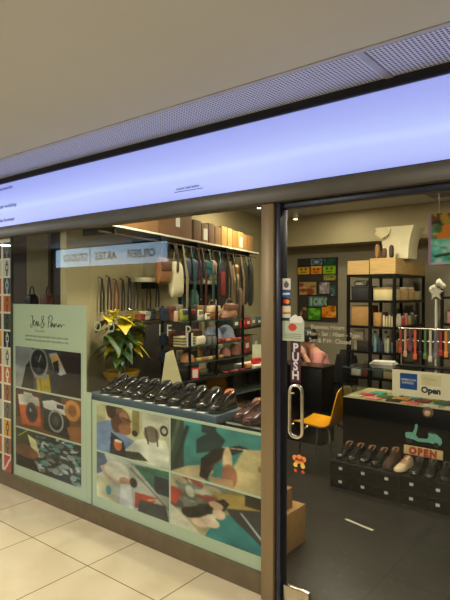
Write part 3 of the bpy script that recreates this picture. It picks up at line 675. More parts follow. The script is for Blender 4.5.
# counter top
qf = thing('framed_card', 'small red framed white card standing on the left counter', 'card', (-3.03,.98,Cn), math.radians(60))
b = MB(); b.box(-.035,.035,-.004,.004,0,.095, bev=.002); b.build('frame', cm((196,44,34),.4), qf)
b = MB(); b.box(-.024,.024,-.0055,-.0042,.013,.082); b.build('card', M_white, qf)
for k in range(4):
    pouch('leather_scrap', ['red','dark red','rose','crimson'][k]+' leather offcut on the left counter near the red card frame', 'leather piece', (-3.05+.015*(k % 2),1.42+.075*k,Cn), .06, .016, .05, [(150,44,40),(110,34,34),(176,90,80),(140,30,40)][k], 'red scraps on the left counter')
b = MB()
for k in range(4): b.obox((-.05*0,0,.003+.006*k), (.26,.30,.005), (0,0,.03*k))
tag(b.build('paper_stack', M_white, loc=(-3.14,1.98,Cn)), 'stack of white paper at the far end of the left counter', 'paper')
t = thing('card_stand', 'pale standing card behind the red pouch on the left counter', 'card', (-3.24,2.24,Cn), math.radians(60))
b = MB(); b.box(-.085,.085,-.003,.003,0,.19); b.build('card', cm((206,208,176),.6), t)
b = MB(); b.box(-.085,.085,.02,.06,0,.006); b.box(-.01,.01,.003,.03,0,.10); b.build('stand', M_white, t)
pouch('pouch', 'bright red pouch on the white paper at the counter end', 'pouch', (-3.10,1.98,.9485), .13, .06, .07, (206,44,40), None, flap=(180,30,30))
pouch('pouch', 'orange pouch lying left of the bright red pouch', 'pouch', (-3.07,1.80,Cn), .10, .05, .06, (204,130,70))
# plant
pt = thing('potted_plant', 'croton plant with yellow and green leaves in an ochre bowl on the counter', 'plant', (-3.42,.50,.9245))
b = MB(); b.lathe([(.085,0),(.125,.02),(.150,.06),(.155,.095),(.140,.095),(.13,.07)], seg=28); b.build('pot', mat('ochre_glaze', (176,134,36), .25, var=.15, coat=.4), pt)
b = MB(); b.lathe([(.13,.062),(.06,.075),(.005,.078)], seg=20); b.build('soil', mat('soil', (50,34,22), .9, var=.4, scale=40), pt)
def leaf(b, p, dr, L, W, droop):
    dr = Vector(dr).normalized(); sd = dr.cross(Vector((0,0,1)));
    if sd.length < .01: sd = Vector((1,0,0))
    sd.normalize(); n = sd.cross(dr); rows = []
    for i in range(7):
        t = i/6; w = W*math.sin(PI*min(.98,max(.03,t))**.8)*.5
        c = Vector(p)+dr*L*t+Vector((0,0,-droop*L*t*t))
        rows.append([tuple(c-sd*w+n*w*.25), tuple(c), tuple(c+sd*w+n*w*.25)])
    vs = [q for r in rows for q in r]; fs = []
    for i in range(6):
        for j in range(2): fs.append((i*3+j, i*3+j+1, i*3+j+4, i*3+j+3))
    b._add(vs, fs, 0, True)
stems = []; b = MB(); g = random.Random(4)
for k in range(9):
    a = k*2*PI/9+g.uniform(-.3,.3); r = g.uniform(.06,.22); top = (r*math.cos(a)*.9, r*math.sin(a)*.7, g.uniform(.36,.60)); top = (max(top[0], -.10), top[1], top[2]); stems.append(top)
    b.tube([(.02*math.cos(a),.02*math.sin(a),.06),(top[0]*.4,top[1]*.4,top[2]*.55),top], [.006,.005,.003], 6)
b.build('stem', mat('stem', (88,78,36), .6), pt)
def lf(mm, n, seed, zlo, zhi, L0, L1):
    g = random.Random(seed)
    for k in range(n):
        s_ = stems[k % len(stems)]; t = g.uniform(zlo, zhi); p = (s_[0]*t, s_[1]*t, .08+(s_[2]-.08)*t)
        a = g.uniform(0, 2*PI); L = g.uniform(L0, L1); dr = (math.cos(a), math.sin(a), g.uniform(-.15,.8))
        q = Vector(p)+Vector(dr).normalized()*L
        if q.y < -.40: dr = (dr[0], abs(dr[1])*.6, dr[2])
        if q.x+.03-.06 < -.143-.2518*(q.y+.357): dr = (abs(dr[0])*.7+.1, dr[1]*.8-.15, dr[2])
        b = MB(); leaf(b, p, dr, L, L*g.uniform(.46,.66), g.uniform(.3,.8)); b.build('leaf', mm, pt)
lf(M_leaf, 34, 1, .35, 1.0, .15, .26); lf(mat('dark_green_leaf', (36,64,24), .45, var=.3), 14, 2, .3, .8, .14, .22)
lf(M_yleaf, 30, 3, .58, 1.08, .15, .26); lf(mat('orange_leaf', (190,104,44), .45, var=.3), 6, 5, .6, .85, .14, .19)
# things beside the plant
t = MB(); t.prism([(-.09,0),(.085,0),(.02,.27),(-.045,.245)], lambda y,z: (-.002+z*-.12,y,z), lambda y,z: (.003+z*-.12,y,z)); o = t.build('leather_offcut', mat('pale_hide', (196,186,140), .6, var=.06), loc=(-3.03,.70,.9245), rz=-.5)
tag(o, 'pale triangular leather offcut leaning beside the ochre plant bowl', 'leather piece')
pouch('leather_box', 'black leather box on the counter right of the pale triangle', 'box', (-3.09,.845,Cn), .13, .105, .09, (26,25,24), None, flap=(34,33,30))
jar('tin', 'small brown tin on the counter left of the plant bowl', 'tin', (-3.33,.44,Cn), .022, .04, (120,84,50))

# ------------------------------------------------------------------ overhead shelf along the left wall, boxes, hanging goods
os_ = thing('overhead_shelf', 'long high shelf along the left wall with a white front edge and hanging rail', 'shelf', wp(0,0,2.17), A)
b = MB(); b.box(-.325,0,-.10,3.2,0,.02); b.build('board', M_dwood, os_)
b = MB(); b.box(.0005,.012,-.10,3.2,.004,.020); b.build('front_edge', mat('white_edging', (236,230,206), .4), os_)
b = MB(); b.tube([(-.03,-.08,-.045),(-.03,3.18,-.045)], .008, 8); b.build('rail', M_steel, os_)
for k in range(5):
    b = MB(); b.box(-.325,-.01,.1+.7*k,.12+.7*k,-.05,-.0005); b.build('bracket', M_blackmetal, os_)
def cbox(s0, s1, h, m, label, dep=.28, group='boxes on the overhead shelf', white=None, name='cardboard_box'):
    w = s1-s0-.012; t = thing(name, label, 'box', wp((s0+s1)/2,-.02-dep/2,2.1905), A, group)
    b = MB(); b.box(-dep/2, dep/2, -w/2, w/2, 0, h, bev=.003); b.build('carton', m, t)
    b = MB(); b.box(-dep/2, dep/2, -.012, .012, h+.0002, h+.001); b.build('tape', cm((176,140,90),.4), t)
    if white: b = MB(); b.box(dep/2+.0003, dep/2+.0015, white[0], white[1], white[2], white[3]); b.build('label_sticker', M_white, t)
    return t
M_dcard = mat('dark_cardboard', (122,84,50), .8, var=.1, scale=10)
cbox(.20, .77, .27, M_card, 'large brown cardboard box at the near end of the overhead shelf')
cbox(.785, 1.40, .30, M_dcard, 'large dark brown cardboard box with small white label on the overhead shelf', white=(-.02,.06,.10,.20))
names = ['dusky brown', 'mid brown with white patch', 'dull brown', 'dark tan', 'golden tan', 'pale golden', 'warm tan', 'yellowish with white label', 'orange tan', 'reddish tan at the far end']
cols = [(112,80,50),(128,94,58),(118,86,52),(134,98,56),(178,136,70),(190,148,80),(172,126,66),(196,158,90),(184,132,72),(160,112,62)]
s = 1.44
for k in range(10):
    w = [.17,.16,.15,.16,.16,.15,.16,.17,.15,.16][k]
    cbox(s, s+w, [.215,.20,.22,.205,.225,.22,.21,.215,.2,.2][k], mat('carton_%s' % names[k].replace(' ','_'), cols[k], .8, var=.08, scale=12), 'narrow %s upright box on the overhead shelf' % names[k], white=((-.04,.05,.03,.15) if k in (1,7) else None), name='file_box')
    s += w+.005

# lower wall shelf
ws = thing('wall_shelf', 'pale board shelf on the left wall below the hanging bags', 'shelf', wp(.75,-.33,1.80), A)
b = MB(); b.box(.002,.20,0,1.7,-.04,0, bev=.003); b.build('board', mat('pale_shelf_board', (176,170,140), .5), ws)
for k in range(3):
    b = MB(); b.box(.002,.16,.2+.6*k,.22+.6*k,-.10,-.0405); b.build('bracket', M_blackmetal, ws)

HG = 'goods hanging from the overhead rail'
def hang_bag(s, ztop, zbot, w, dp, col, label, cat='bag', name='hanging_bag', d=-.03, taper=.25, flap=None, rough=.55):
    h = ztop-zbot; hs = h*.28 if cat != 'jacket' else .05
    t = thing(name, label, cat, wp(s, d, zbot), A, HG)
    b = MB(); b.pillow(w, h-hs, dp, taper=taper); b.build('body', cm(col, rough), t)
    zr = 2.125-zbot; k_ = w*.3
    b = MB(); b.tube([(0,-k_,h-hs-.01),(0,-k_*.5,h-hs*.4),(0,0,zr),(0,k_*.5,h-hs*.4),(0,k_,h-hs-.01)], .005, 6); b.build('strap', cm(tuple(int(c*.55) for c in col), .5), t)
    if flap: b = MB(); b.box(dp*.2, dp*.55, -w*.36, w*.36, (h-hs)*.5, (h-hs)*.86, bev=.005); b.build('flap', cm(flap, rough), t)
    return t
def belt(s, ztop, zbot, w, col, label, d=-.29, name='belt', group='belts hanging on the left wall'):
    t = thing(name, label, 'belt', wp(s, d, zbot), A, group); h = ztop-zbot
    for q in (-1,1):
        b = MB(); b.tube([(0,q*w*.5,0),(0.004,q*w*.5,h*.5),(0,q*w*.12,h)], [.008,.008,.006], 6); b.build('band', cm(col,.5), t)
    b = MB(); b.tube([(.0,-w*.5,h*.06),(.012,0,h*.02),(.0,w*.5,h*.06)], .005, 6); b.build('buckle', M_steel, t)
    b = MB(); b.tube([(0,0,h-.005),(-.02,0,h+.012),(-.036,0,h+.012)], .004, 6); b.build('hook', M_blackmetal, t); return t
bl = [('black belt at the left end of the belt row on the beige wall', (30,26,24)),('dark brown belt second in the belt row on the beige wall', (66,40,28)),('reddish brown belt third in the belt row', (110,48,36)),('narrow black belt fourth in the belt row', (34,30,28)),('wide black belt fifth in the belt row', (20,20,20)),('dark grey belt at the right end of the belt row', (50,48,46))]
for k, (lb, c) in enumerate(bl):
    belt(.30+.10*k, 1.78+.015*math.sin(k*2), 1.50, .035+.012*(k % 3), c, lb)
belt(1.00, 1.75, 1.50, .07, (96,52,34), 'long tan brown belt hanging below the pale wall shelf', d=-.28)
belt(1.16, 1.75, 1.52, .05, (40,30,26), 'short dark belt hanging below the pale wall shelf', d=-.28)
hang_bag(.86, 2.08, 1.74, .22, .09, (128,84,46), 'brown leather satchel hanging at the near end of the rail', flap=(92,56,30))
hang_bag(1.10, 2.09, 1.62, .22, .10, (214,204,168), 'cream tote hanging beside the brown satchel')
hang_bag(1.30, 2.09, 1.80, .14, .08, (50,58,74), 'slate navy bag hanging right of the cream tote')
hang_bag(1.46, 2.09, 1.78, .13, .08, (36,48,80), 'deep navy bag hanging left of the crimson strip bag')
hang_bag(1.57, 2.09, 1.80, .07, .05, (150,44,60), 'narrow crimson pouch hanging between navy and teal bags')
hang_bag(1.71, 2.09, 1.82, .18, .09, (22,82,84), 'teal bag hanging on the overhead rail', flap=(18,84,86))
hang_bag(1.90, 2.08, 1.86, .12, .07, (178,158,142), 'small pale grey bag hanging right of the teal bag')
hang_bag(1.93, 2.04, 1.28, .15, .06, (28,22,22), 'long black garment with red trim hanging from the rail', 'jacket', 'hanging_garment', d=.05, taper=.1, flap=(120,34,30))
hang_bag(2.16, 2.08, 1.30, .13, .06, (22,24,24), 'long black garment bag hanging right of the red trimmed one', 'jacket', 'hanging_garment', taper=.05)
hang_bag(2.34, 2.08, 1.40, .12, .07, (104,88,68), 'long taupe garment hanging left of the cream collared bag', 'jacket', 'hanging_garment', taper=.05)
hang_bag(2.52, 2.09, 1.78, .14, .07, (196,170,118), 'cream and brown bag hanging near the far end of the rail', flap=(110,80,50))
hang_bag(2.55, 1.86, 1.36, .10, .06, (96,76,58), 'brown strap bundle hanging under the cream and brown bag', d=.02, taper=.1)
hang_bag(2.80, 2.09, 1.52, .16, .07, (44,46,38), 'dark olive garment hanging second from the far end', 'jacket', 'hanging_garment', taper=.05)
hang_bag(3.00, 2.09, 1.50, .12, .07, (58,56,50), 'dark grey garment hanging at the far end of the rail', 'jacket', 'hanging_garment', taper=.05)
hang_bag(1.78, 1.76, 1.53, .16, .06, (90,132,124), 'pale teal cloth bag hanging below the pale wall shelf', d=-.2)
pg = thing('pegboard', 'dark board on the left wall behind the lower hanging goods', 'board', wp(2.18,-.326,1.40), A)
b = MB(); b.box(0,.014,-.52,.72,.02,.355); b.build('panel', mat('dark_pegboard', (40,36,30), .6), pg)
b = MB(); b.box(.0145,.02,-.52,.72,.335,.355); b.build('rail', M_blackmetal, pg)
kc = [((90,132,120),'sea green'),((140,150,140),'pale grey'),((60,52,44),'dark brown'),((180,190,180),'silver grey'),((120,70,50),'rust'),((30,60,60),'dark teal'),((150,140,120),'sand'),((96,30,34),'maroon'),((190,186,170),'ivory'),((70,90,110),'dusty blue'),((44,40,36),'black brown')]
for k, (c, nm) in enumerate(kc):
    t = thing('phone_pouch', '%s flat pouch hung on the dark board at the left wall' % nm, 'pouch', wp(1.72+.105*k,-.297,1.47), A, 'flat pouches on the dark board')
    b = MB(); b.box(-.006,.006,-.036,.036,0,.17-.03*(k % 3), bev=.004); b.build('body', cm(c,.5), t)
    b = MB(); b.tube([(0,-.01,.165-.03*(k % 3)),(0,0,.235),(0,.01,.165-.03*(k % 3))],.003,5); b.build('loop', M_black, t)
for k, (s_, zb, c, nm) in enumerate(((1.04,1.86,(60,40,30),'dark brown'),(1.22,1.50,(150,140,110),'pale cream'),(1.38,1.55,(44,84,82),'teal'),(1.52,1.60,(34,32,34),'black'),(1.63,1.50,(90,50,36),'chestnut'),(1.80,1.52,(66,100,92),'sea green'),(2.05,1.45,(90,150,150),'pale aqua'),(2.26,1.50,(44,36,32),'espresso'),(2.43,1.52,(70,56,44),'walnut'),(2.66,1.55,(130,104,70),'camel'),(2.90,1.60,(36,38,36),'charcoal'))):
    t = thing('hanging_strap', '%s long shoulder strap hanging among bags on the overhead rail' % nm, 'strap', wp(s_,.02,zb), A, 'straps on the overhead rail')
    for q in (-.012,.012): b = MB(); b.tube([(0,q,0),(.005,q*1.2,(2.12-zb)*.5),(-.045,q*.3,2.13-zb)],.006,5); b.build('band', cm(c,.5), t)
    b = MB(); b.tube([(0,-.014,.002),(0,0,-.012),(0,.014,.002)],.005,5); b.build('buckle', M_steel, t)
# dark rack below with cards, at the far end of the left wall
rk = thing('garment_rack', 'low dark shelf unit at the far end of the left wall holding red boxes', 'shelf rack', wp(2.85,-.12,0), A)
for z in (.30,.62,.92,1.24):
    b = MB(); b.box(-.18,.18,-.52,.52,z-.02,z); b.build('shelf', M_blackmetal, rk)
for x in (-.17,.17):
    for y in (-.51,.51): b = MB(); b.box(x-.012,x+.012,y-.012,y+.012,0,1.25); b.build('post', M_blackmetal, rk)
bx = [(2.46,1.24,.2,.13,(60,66,56),'dark olive box'),(2.66,1.24,.16,.14,(176,52,44),'scarlet box'),(2.84,1.24,.16,.12,(150,40,36),'dull red box'),(3.02,1.24,.16,.13,(110,108,98),'pale grey box'),(3.22,1.24,.16,.11,(64,84,90),'slate box'),
      (2.5,.92,.2,.2,(120,118,100),'grey green box'),(2.8,.92,.2,.2,(150,60,44),'brick red box'),(3.1,.92,.2,.2,(140,136,112),'pale olive box')]
for s, z, w, h, c, nm in bx:
    t = thing('storage_box', '%s on the dark shelf unit at the left wall, %s' % (nm, {1.24:'top shelf',.92:'second shelf'}[z]), 'box', wp(s,-.08,z+.0005), A, 'boxes on the dark shelf unit')
    b = MB(); b.box(-.09,.09,-w/2,w/2,0,h, bev=.003); b.build('body', cm(c,.6), t)
    b = MB(); b.box(.0905,.0915,-w*.25,w*.25,h*.3,h*.6); b.build('label_sticker', M_cream, t)
# goods on the dark low wall console behind the glass rack
cn = thing('wall_console', 'dark console against the left wall behind the plant, crowded with small goods', 'console', wp(1.03,-.235,0), A)
b = MB(); b.box(-.09,.045,-.30,.85,0,1.38, bev=.003); b.build('body', mat('dark_console', (46,40,34), .5), cn)
b = MB(); b.box(-.092,.055,-.31,.86,1.381,1.40); b.build('top', M_dwood, cn)
cg = [((150,60,50),'red'),((206,196,170),'cream'),((40,60,70),'slate blue'),((150,116,70),'tan'),((70,90,60),'moss green'),((30,28,28),'black'),((176,140,120),'pinkish'),((120,80,50),'brown'),((200,190,160),'ivory'),((60,56,52),'charcoal'),((140,60,90),'plum'),((96,120,110),'sea green')]
for k, (c, nm) in enumerate(cg):
    pouch('pouch', '%s small pouch in the crowded row on the dark wall console' % nm, 'pouch', wp(.80+.093*k,-.245,1.4005), .085, .07+.04*((k*7) % 3)/2, .085, c, 'small goods on the wall console', A, flap=tuple(int(v*.75) for v in c))
# left niche goods
hang = [(-4.55,.50,1.55,(70,62,56),'dark grey bag hung in the left window corner'),(-4.28,.48,1.50,(150,84,76),'dusty pink bag hung in the left window corner'),(-4.02,.45,1.52,(60,54,46),'dark olive bag hung nearest the signature panel top')]
ns = thing('niche_shelf', 'low dark shelf behind the signature panel in the left window', 'shelf', (-4.35,.40,0))
b = MB(); b.box(-.6,.62,-.16,.18,1.40,1.43); b.build('board', M_dwood, ns)
b = MB(); b.box(-.6,-.57,-.16,.18,0,1.3995); b.box(.59,.62,-.16,.18,0,1.3995); b.build('side_panel', M_dwood, ns)
for x, y, z, c, lb in hang: pouch('shoulder_bag', lb.replace('hung','standing'), 'bag', (x,.38,1.4305), .14, .22, .10, c, 'bags in the left window corner', -PI/2, flap=tuple(int(v*.8) for v in c), handle=True, taper=.2)
for k, x in enumerate((-4.80,-4.68,-4.42,-4.15)):
    pouch('pouch', '%s pouch low in the left window corner' % ['cream','moss','tan','slate'][k], 'pouch', (x,.36,1.4305), .09, .08, .08, [(190,180,150),(80,90,60),(150,110,70),(70,80,86)][k], 'pouches in the left window corner', -PI/2)

# ------------------------------------------------------------------ cardboard cartons just inside the post
def carton(label, x0, x1, y0, y1, z, h, m):
    t = thing('cardboard_box', label, 'box', ((x0+x1)/2,(y0+y1)/2,z), 0, 'cartons behind the window post')
    w, dd = (x1-x0)/2, (y1-y0)/2
    b = MB(); b.box(-w,w,-dd,dd,0,h, bev=.003); b.build('carton', m, t)
    b = MB(); b.box(-w,w,-.02,.02,h+.0003,h+.001); b.build('tape', cm((176,140,90),.4), t)
carton('large tan cardboard box on the dark floor just inside the window post', -2.08,-1.79,.375,.70,0,.25,M_card2)
carton('smaller cardboard box stacked on the large tan one by the post', -2.06,-1.83,.39,.60,.2515,.13,M_card)
carton('white packet on top of the two stacked cardboard boxes', -1.95,-1.86,.44,.52,.383,.10,M_white)

# ------------------------------------------------------------------ right counter
rc = thing('glass_display_case', 'wide black counter with glass display case behind the stacked shoeboxes', 'counter', (-1.45,2.32,0))
b = MB(); b.box(-.735,1.3,-.27,.28,0,.715, bev=.003); b.build('base', M_black, rc)
b = MB(); b.box(-.735,1.3,-.275,.285,.7155,.722); b.build('display_board', mat('display_paper', (190,176,126), .6, var=.1), rc)
b = MB(); b.box(-.735,1.3,-.275,-.269,.7225,.985); b.build('glass_front', M_glass2, rc)
b = MB(); b.box(-.735,1.3,-.275,.285,.9855,.993); b.build('glass_top', M_glass2, rc)
b = MB(); b.box(-.738,1.3,-.278,-.2755,.983,.995); b.build('front_edge', M_edge, rc)
b = MB(); b.box(-.735,-.729,-.268,.28,.7225,.985); b.build('glass_side', M_glass2, rc)
b = MB(); b.box(-.738,-.728,-.28,-.270,.72,.985); b.box(-.738,-.728,.275,.285,.72,.985); b.build('corner_post', M_blackmetal, rc)
g = random.Random(21)
pc = [((206,196,150),'straw'),((206,60,70),'crimson'),((110,200,180),'mint'),((230,140,130),'salmon'),((90,110,60),'olive'),((220,206,180),'ivory'),((60,40,36),'dark brown'),((210,150,60),'amber'),((130,190,200),'sky blue'),((236,120,110),'coral'),((150,60,60),'brick'),((186,170,90),'mustard'),((206,200,190),'pearl grey'),((70,130,100),'jade'),((190,90,50),'rust'),((230,190,190),'blush'),((120,60,110),'purple'),((60,90,120),'steel blue')]
for k, (c, nm) in enumerate(pc):
    x = -2.08+.056*k+g.uniform(-.006,.006); y = 2.10+.115*(k % 3)+g.uniform(0,.015)
    t = thing('leather_swatch', '%s leather piece lying in the right glass case' % nm, 'leather piece', (x,y,.7225), g.uniform(-.25,.25), 'coloured leather pieces in the glass case')
    b = MB(); b.box(-.060,.060,-.048,.048,0,.010+.004*(k % 3), bev=.003); b.build('leather', cm(c,.5), t)
    b = MB(); b.cyl((.028,0,.0205),(.028,0,.0235),.006, seg=8); b.build('stud', M_steel, t)
# card acceptance sign
cd = thing('card_sign', 'cream sign with blue card logo and the word Open on the glass case front', 'sign', (-1.72,2.036,.795))
b = MB(); b.box(0,.62,0,.004,0,.215); b.build('board', M_cream, cd)
b = MB(); b.box(.068,.212,-.0015,-.0002,.058,.190); q = b.build('blue_logo', mat('card_blue', (24,74,138), .4, var=.12), cd)
text_mesh('lettering', 'AMERICAN', .026, front(.076,-.002,.128), M_white, cd, ext=.0004); text_mesh('lettering', 'EXPRESS', .026, front(.086,-.002,.102), M_white, cd, ext=.0004)
b = MB(); b.box(.245,.405,-.0008,-.0002,.105,.195); b.build('inset_panel', cm((206,196,150),.6), cd)
text_mesh('lettering', 'Accepted', .03, front(.262,-.0016,.15), cm((176,164,120)), cd, ext=.0003)
text_mesh('lettering', 'Open', .068, front(.245,-.002,.045), mat('navy_ink', (32,44,60), .5), cd, ext=.0006, bold=.003)
# things on the counter front
sc_ = thing('scooter_cutout', 'mint green motor scooter cut-out on the black counter front', 'wall decal', (-1.46,2.044,.42))
ol = [(-.15,.035),(-.145,.055),(-.118,.062),(-.09,.06),(-.07,.10),(-.066,.135),(-.052,.14),(-.045,.12),(-.055,.075),(-.062,.045),(-.04,.022),(.03,.028),(.045,.05),(.04,.085),(.055,.09),(.11,.075),(.142,.05),(.15,.02),(.14,-.005),(.12,-.012),(.05,.002),(-.04,-.006),(-.09,.01),(-.11,.0),(-.13,.004),(-.148,.02)]
b = MB(); b.prism([(x,z+.01) for x,z in ol], lambda x,z: (x,0,z), lambda x,z: (x,.004,z)); b.build('body', mat('mint_paint', (112,176,156), .5, var=.15, scale=30), sc_)
for x in (-.118,.105):
    b = MB(); b.cyl((x,-.003,.0),(x,.003,.0),.022, seg=16); b.build('wheel', cm((36,44,42)), sc_)
b = MB(); b.box(.04,.10,-.002,-.0003,.088,.102); b.build('seat', cm((50,60,56)), sc_)
rn = thing('round_ornament', 'round brown and cream ornament hung on the black counter front under the card sign', 'ornament', (-1.42,2.036,.68))
b = MB(); b.cyl((0,0,0),(0,.010,0),.044, seg=20); b.build('disc', cm((120,92,70),.5), rn)
b = MB(); b.lathe([(.002,-.03),(.02,-.024),(.028,-.004),(.02,.012),(.004,.016)], (0,-.010,0), 14, sy=.5); b.build('face', cm((206,166,130),.5), rn)
op = thing('open_sign', 'cream wooden plank sign reading OPEN in worn red letters behind the shoes', 'sign', (-1.455,2.015,.2255), 0)
Mr = Matrix.Translation((0,.0,0)) @ Matrix.Rotation(-.10, 4, 'X')
b = MB(); b.box(-.158,.158,-.006,.006,.088,.160, bev=.002, M=Mr); b.build('plank', mat('cream_plank', (206,178,118), .6, var=.12, scale=20), op)
text_mesh('lettering', 'OPEN', .074, Mr @ front(0,-.0075,.098), mat('worn_red', (166,54,28), .6, var=.35, scale=50), op, align='CENTER', ext=.001, space=1.28, bold=.0058)
b = MB(); b.box(-.13,-.12,.0,.014,.0,.10, M=Mr); b.box(.12,.13,.0,.014,.0,.10, M=Mr); b.build('stand', M_blackmetal, op)
# shoeboxes
M_sbox = mat('black_shoebox', (19,17,14), .5, var=.15, spec=.3)
sb = None; rowl = ['top', 'bottom']
for c in range(6):
    for r in range(2):
        loc = (-2.045+.2005*c+.002*r, 1.72+.165, .1135*r)
        lb = 'black shoebox with white end label, %s row, %s' % (rowl[1-r], ['first at the chair end','second from the chair end','third from the chair end','fourth from the chair end','fifth from the chair end','sixth, at the right frame edge'][c])
        if sb is None:
            sb = thing('shoebox', lb, 'shoebox', loc, 0, 'black shoeboxes stacked in front of the counter')
            b = MB(); b.box(-.097,.097,-.158,.160,0,.085); b.build('box', M_sbox, sb)
            b = MB(); b.box(-.0995,.0995,-.163,.1635,.0775,.1125, bev=.002); b.build('lid', M_sbox, sb)
            b = MB(); b.box(-.018,.012,-.1592,-.1583,.045,.068); b.build('label_sticker', M_white, sb)
        else: dup(sb, loc, 0, lb)
# shoes on the boxes
SZ = .2275; rs = None; GR = 'shoes on top of the shoeboxes'
nm = ['first from the left','second from the left','third from the left','fourth from the left']
for k in range(4):
    loc = (-2.075+.106*k, 1.872, SZ); rz = math.radians(-92); lb = 'black lace-up shoe on the stacked shoeboxes, %s' % nm[k]
    if rs is None: rs = make_shoe('dress_shoe', lb, loc, rz, M_patent, M_lin, GR, M_lace, .26)
    else: dup(rs, loc, rz, lb)
make_shoe('ankle_boot', 'brown suede ankle boot beside the beige shoe on the shoeboxes', (-1.655,1.872,SZ), math.radians(-90), M_bsuede, M_lin, GR, M_lace, .25, .12)
make_shoe('loafer', 'beige leather shoe in front of the OPEN sign', (-1.548,1.84,SZ), math.radians(-96), M_beige, M_lin, GR, None, .24, .08, cm((170,120,80),.5))
bs = make_shoe('loafer', 'black smooth slip-on right of the beige shoe, left of three', (-1.437,1.84,SZ), math.radians(-84), M_patent, M_linb, GR, None, .26, .085, M_lace)
dup(bs, (-1.330,1.84,SZ), math.radians(-82), 'black smooth slip-on under the OPEN sign, middle of three')
dup(bs, (-1.222,1.84,SZ), math.radians(-80), 'black smooth slip-on right of the OPEN sign, right of three')
make_shoe('loafer', 'orange brown shoe at the right frame edge on the shoeboxes', (-1.112,1.84,SZ), math.radians(-80), mat('orange_brown_leather', (130,62,34), .35), M_lin, GR, None, .26, .085, M_lin)

# strap display stand on the glass case
sd = thing('strap_stand', 'black steel stand with rails of colourful straps on the right glass case', 'display stand', (-1.45,2.42,.9935))
b = MB(); b.box(-.36,.62,-.07,.07,0,.012); b.build('base', M_blackmetal, sd)
for x in (-.34,-.02,.3,.6): b = MB(); b.cyl((x,.02,.012),(x,.02,.36),.007, seg=8); b.build('post', M_steel, sd)
for z, n_ in ((.345,'rail'),(.235,'rail')): b = MB(); b.cyl((-.36,.02-.02,z),(.62,.0,z),.006, seg=8); b.build(n_, M_steel, sd)
sc2 = [((150,70,50),'brick'),((196,150,120),'tan pink'),((110,60,90),'plum'),((220,90,50),'bright orange'),((40,36,34),'black'),((90,120,60),'olive'),((206,196,170),'cream'),((120,120,126),'grey'),((176,40,40),'red'),((230,140,60),'amber orange'),((150,34,40),'dark red'),((236,190,60),'yellow'),((60,70,100),'navy'),((170,120,70),'camel'),((236,120,160),'hot pink'),((210,160,60),'gold'),((90,60,40),'chocolate'),((240,200,190),'pale pink')]
for k, (c, n_) in enumerate(sc2):
    x = -.335+.0445*k; z1 = .335; L = [.22,.25,.20,.27,.24,.26,.28,.25,.22,.23,.26,.25][k % 12]
    t = thing('hanging_strap', '%s strap with charm hanging on the strap stand' % n_, 'strap', (-1.45+x,2.40,.9935+z1-L), 0, 'straps on the display stand')
    b = MB(); b.box(-.010,.010,-.003,.003,.045,L); b.build('strap', cm(c,.5), t)
    b = MB(); b.pillow(.034,.055,.016,(0,0,0)); b.build('charm', cm(tuple(min(255,int(v*1.05+10)) for v in c),.4), t, rz=PI/2)
# flat magazines on the glass case
b = MB()
for k in range(4): b.obox((0,0,.004+.007*k), (.22-.01*k,.15,.006), (0,0,.08*k))
tag(b.build('paper_stack', cm((200,196,180),.5), loc=(-1.95,2.42,.9935)), 'stack of pale leaflets on the glass case left of the strap stand', 'paper')

# ------------------------------------------------------------------ yellow chair
ch = thing('shell_chair', 'yellow moulded shell chair on chrome legs left of the right counter', 'chair', (-2.455,2.20,0), 0)
b = MB(); rows = []
prof = [(-.235,.405,.18),(-.22,.418,.19),(-.08,.410,.20),(.06,.400,.20),(.11,.408,.198),(.148,.45,.192),(.17,.53,.185),(.19,.64,.17),(.21,.74,.15),(.215,.77,.11)]
def shell(o):
    r = []
    for x, z, w in prof:
        r.append([(x+o*(1 if z > .43 else 0)-.03*(1-abs(q))*(z > .43), w*q, z-o*(1 if z <= .43 else 0)+.02*q*q*(z < .43)) for q in [(-1+2*k/10) for k in range(11)]])
    return r
r1, r2 = shell(0.), shell(.010)
rg = [a+bk[::-1] for a, bk in zip(r1, r2)]
b.rings(rg, 0, smooth=True); b.build('shell', mat('yellow_plastic', (226,156,12), .3, var=.05), ch, sharp=60)
for sx, sy in ((-.15,-.14),(-.15,.14),(.13,-.14),(.13,.14)):
    b = MB(); b.tube([(sx*.7,sy*.8,.39),(sx*1.05,sy*1.1,.34),(sx*1.25,sy*1.25,.003)], .010, 8); b.build('leg', M_chrome, ch)
b = MB(); b.tube([(-.105,-.112,.385),(.09,-.112,.385)],.008,6); b.tube([(-.105,.112,.385),(.09,.112,.385)],.008,6); b.build('frame', M_chrome, ch)

# ------------------------------------------------------------------ work bench, person, coat
wb = thing('work_bench', 'tall black bench hiding the seated person at the back of the shop', 'bench', (-3.20,2.95,0))
b = MB(); b.box(-.42,.42,-.20,.10,0,.835, bev=.003); b.build('body', M_black, wb)
b = MB(); b.box(-.43,.43,-.21,.11,.8355,.855); b.build('top', mat('black_bench_top', (30,28,26), .3), wb)
b = MB(); b.box(.04,.05,-.202,-.2005,.05,.82); b.build('panel_joint', cm((88,80,60),.5), wb)

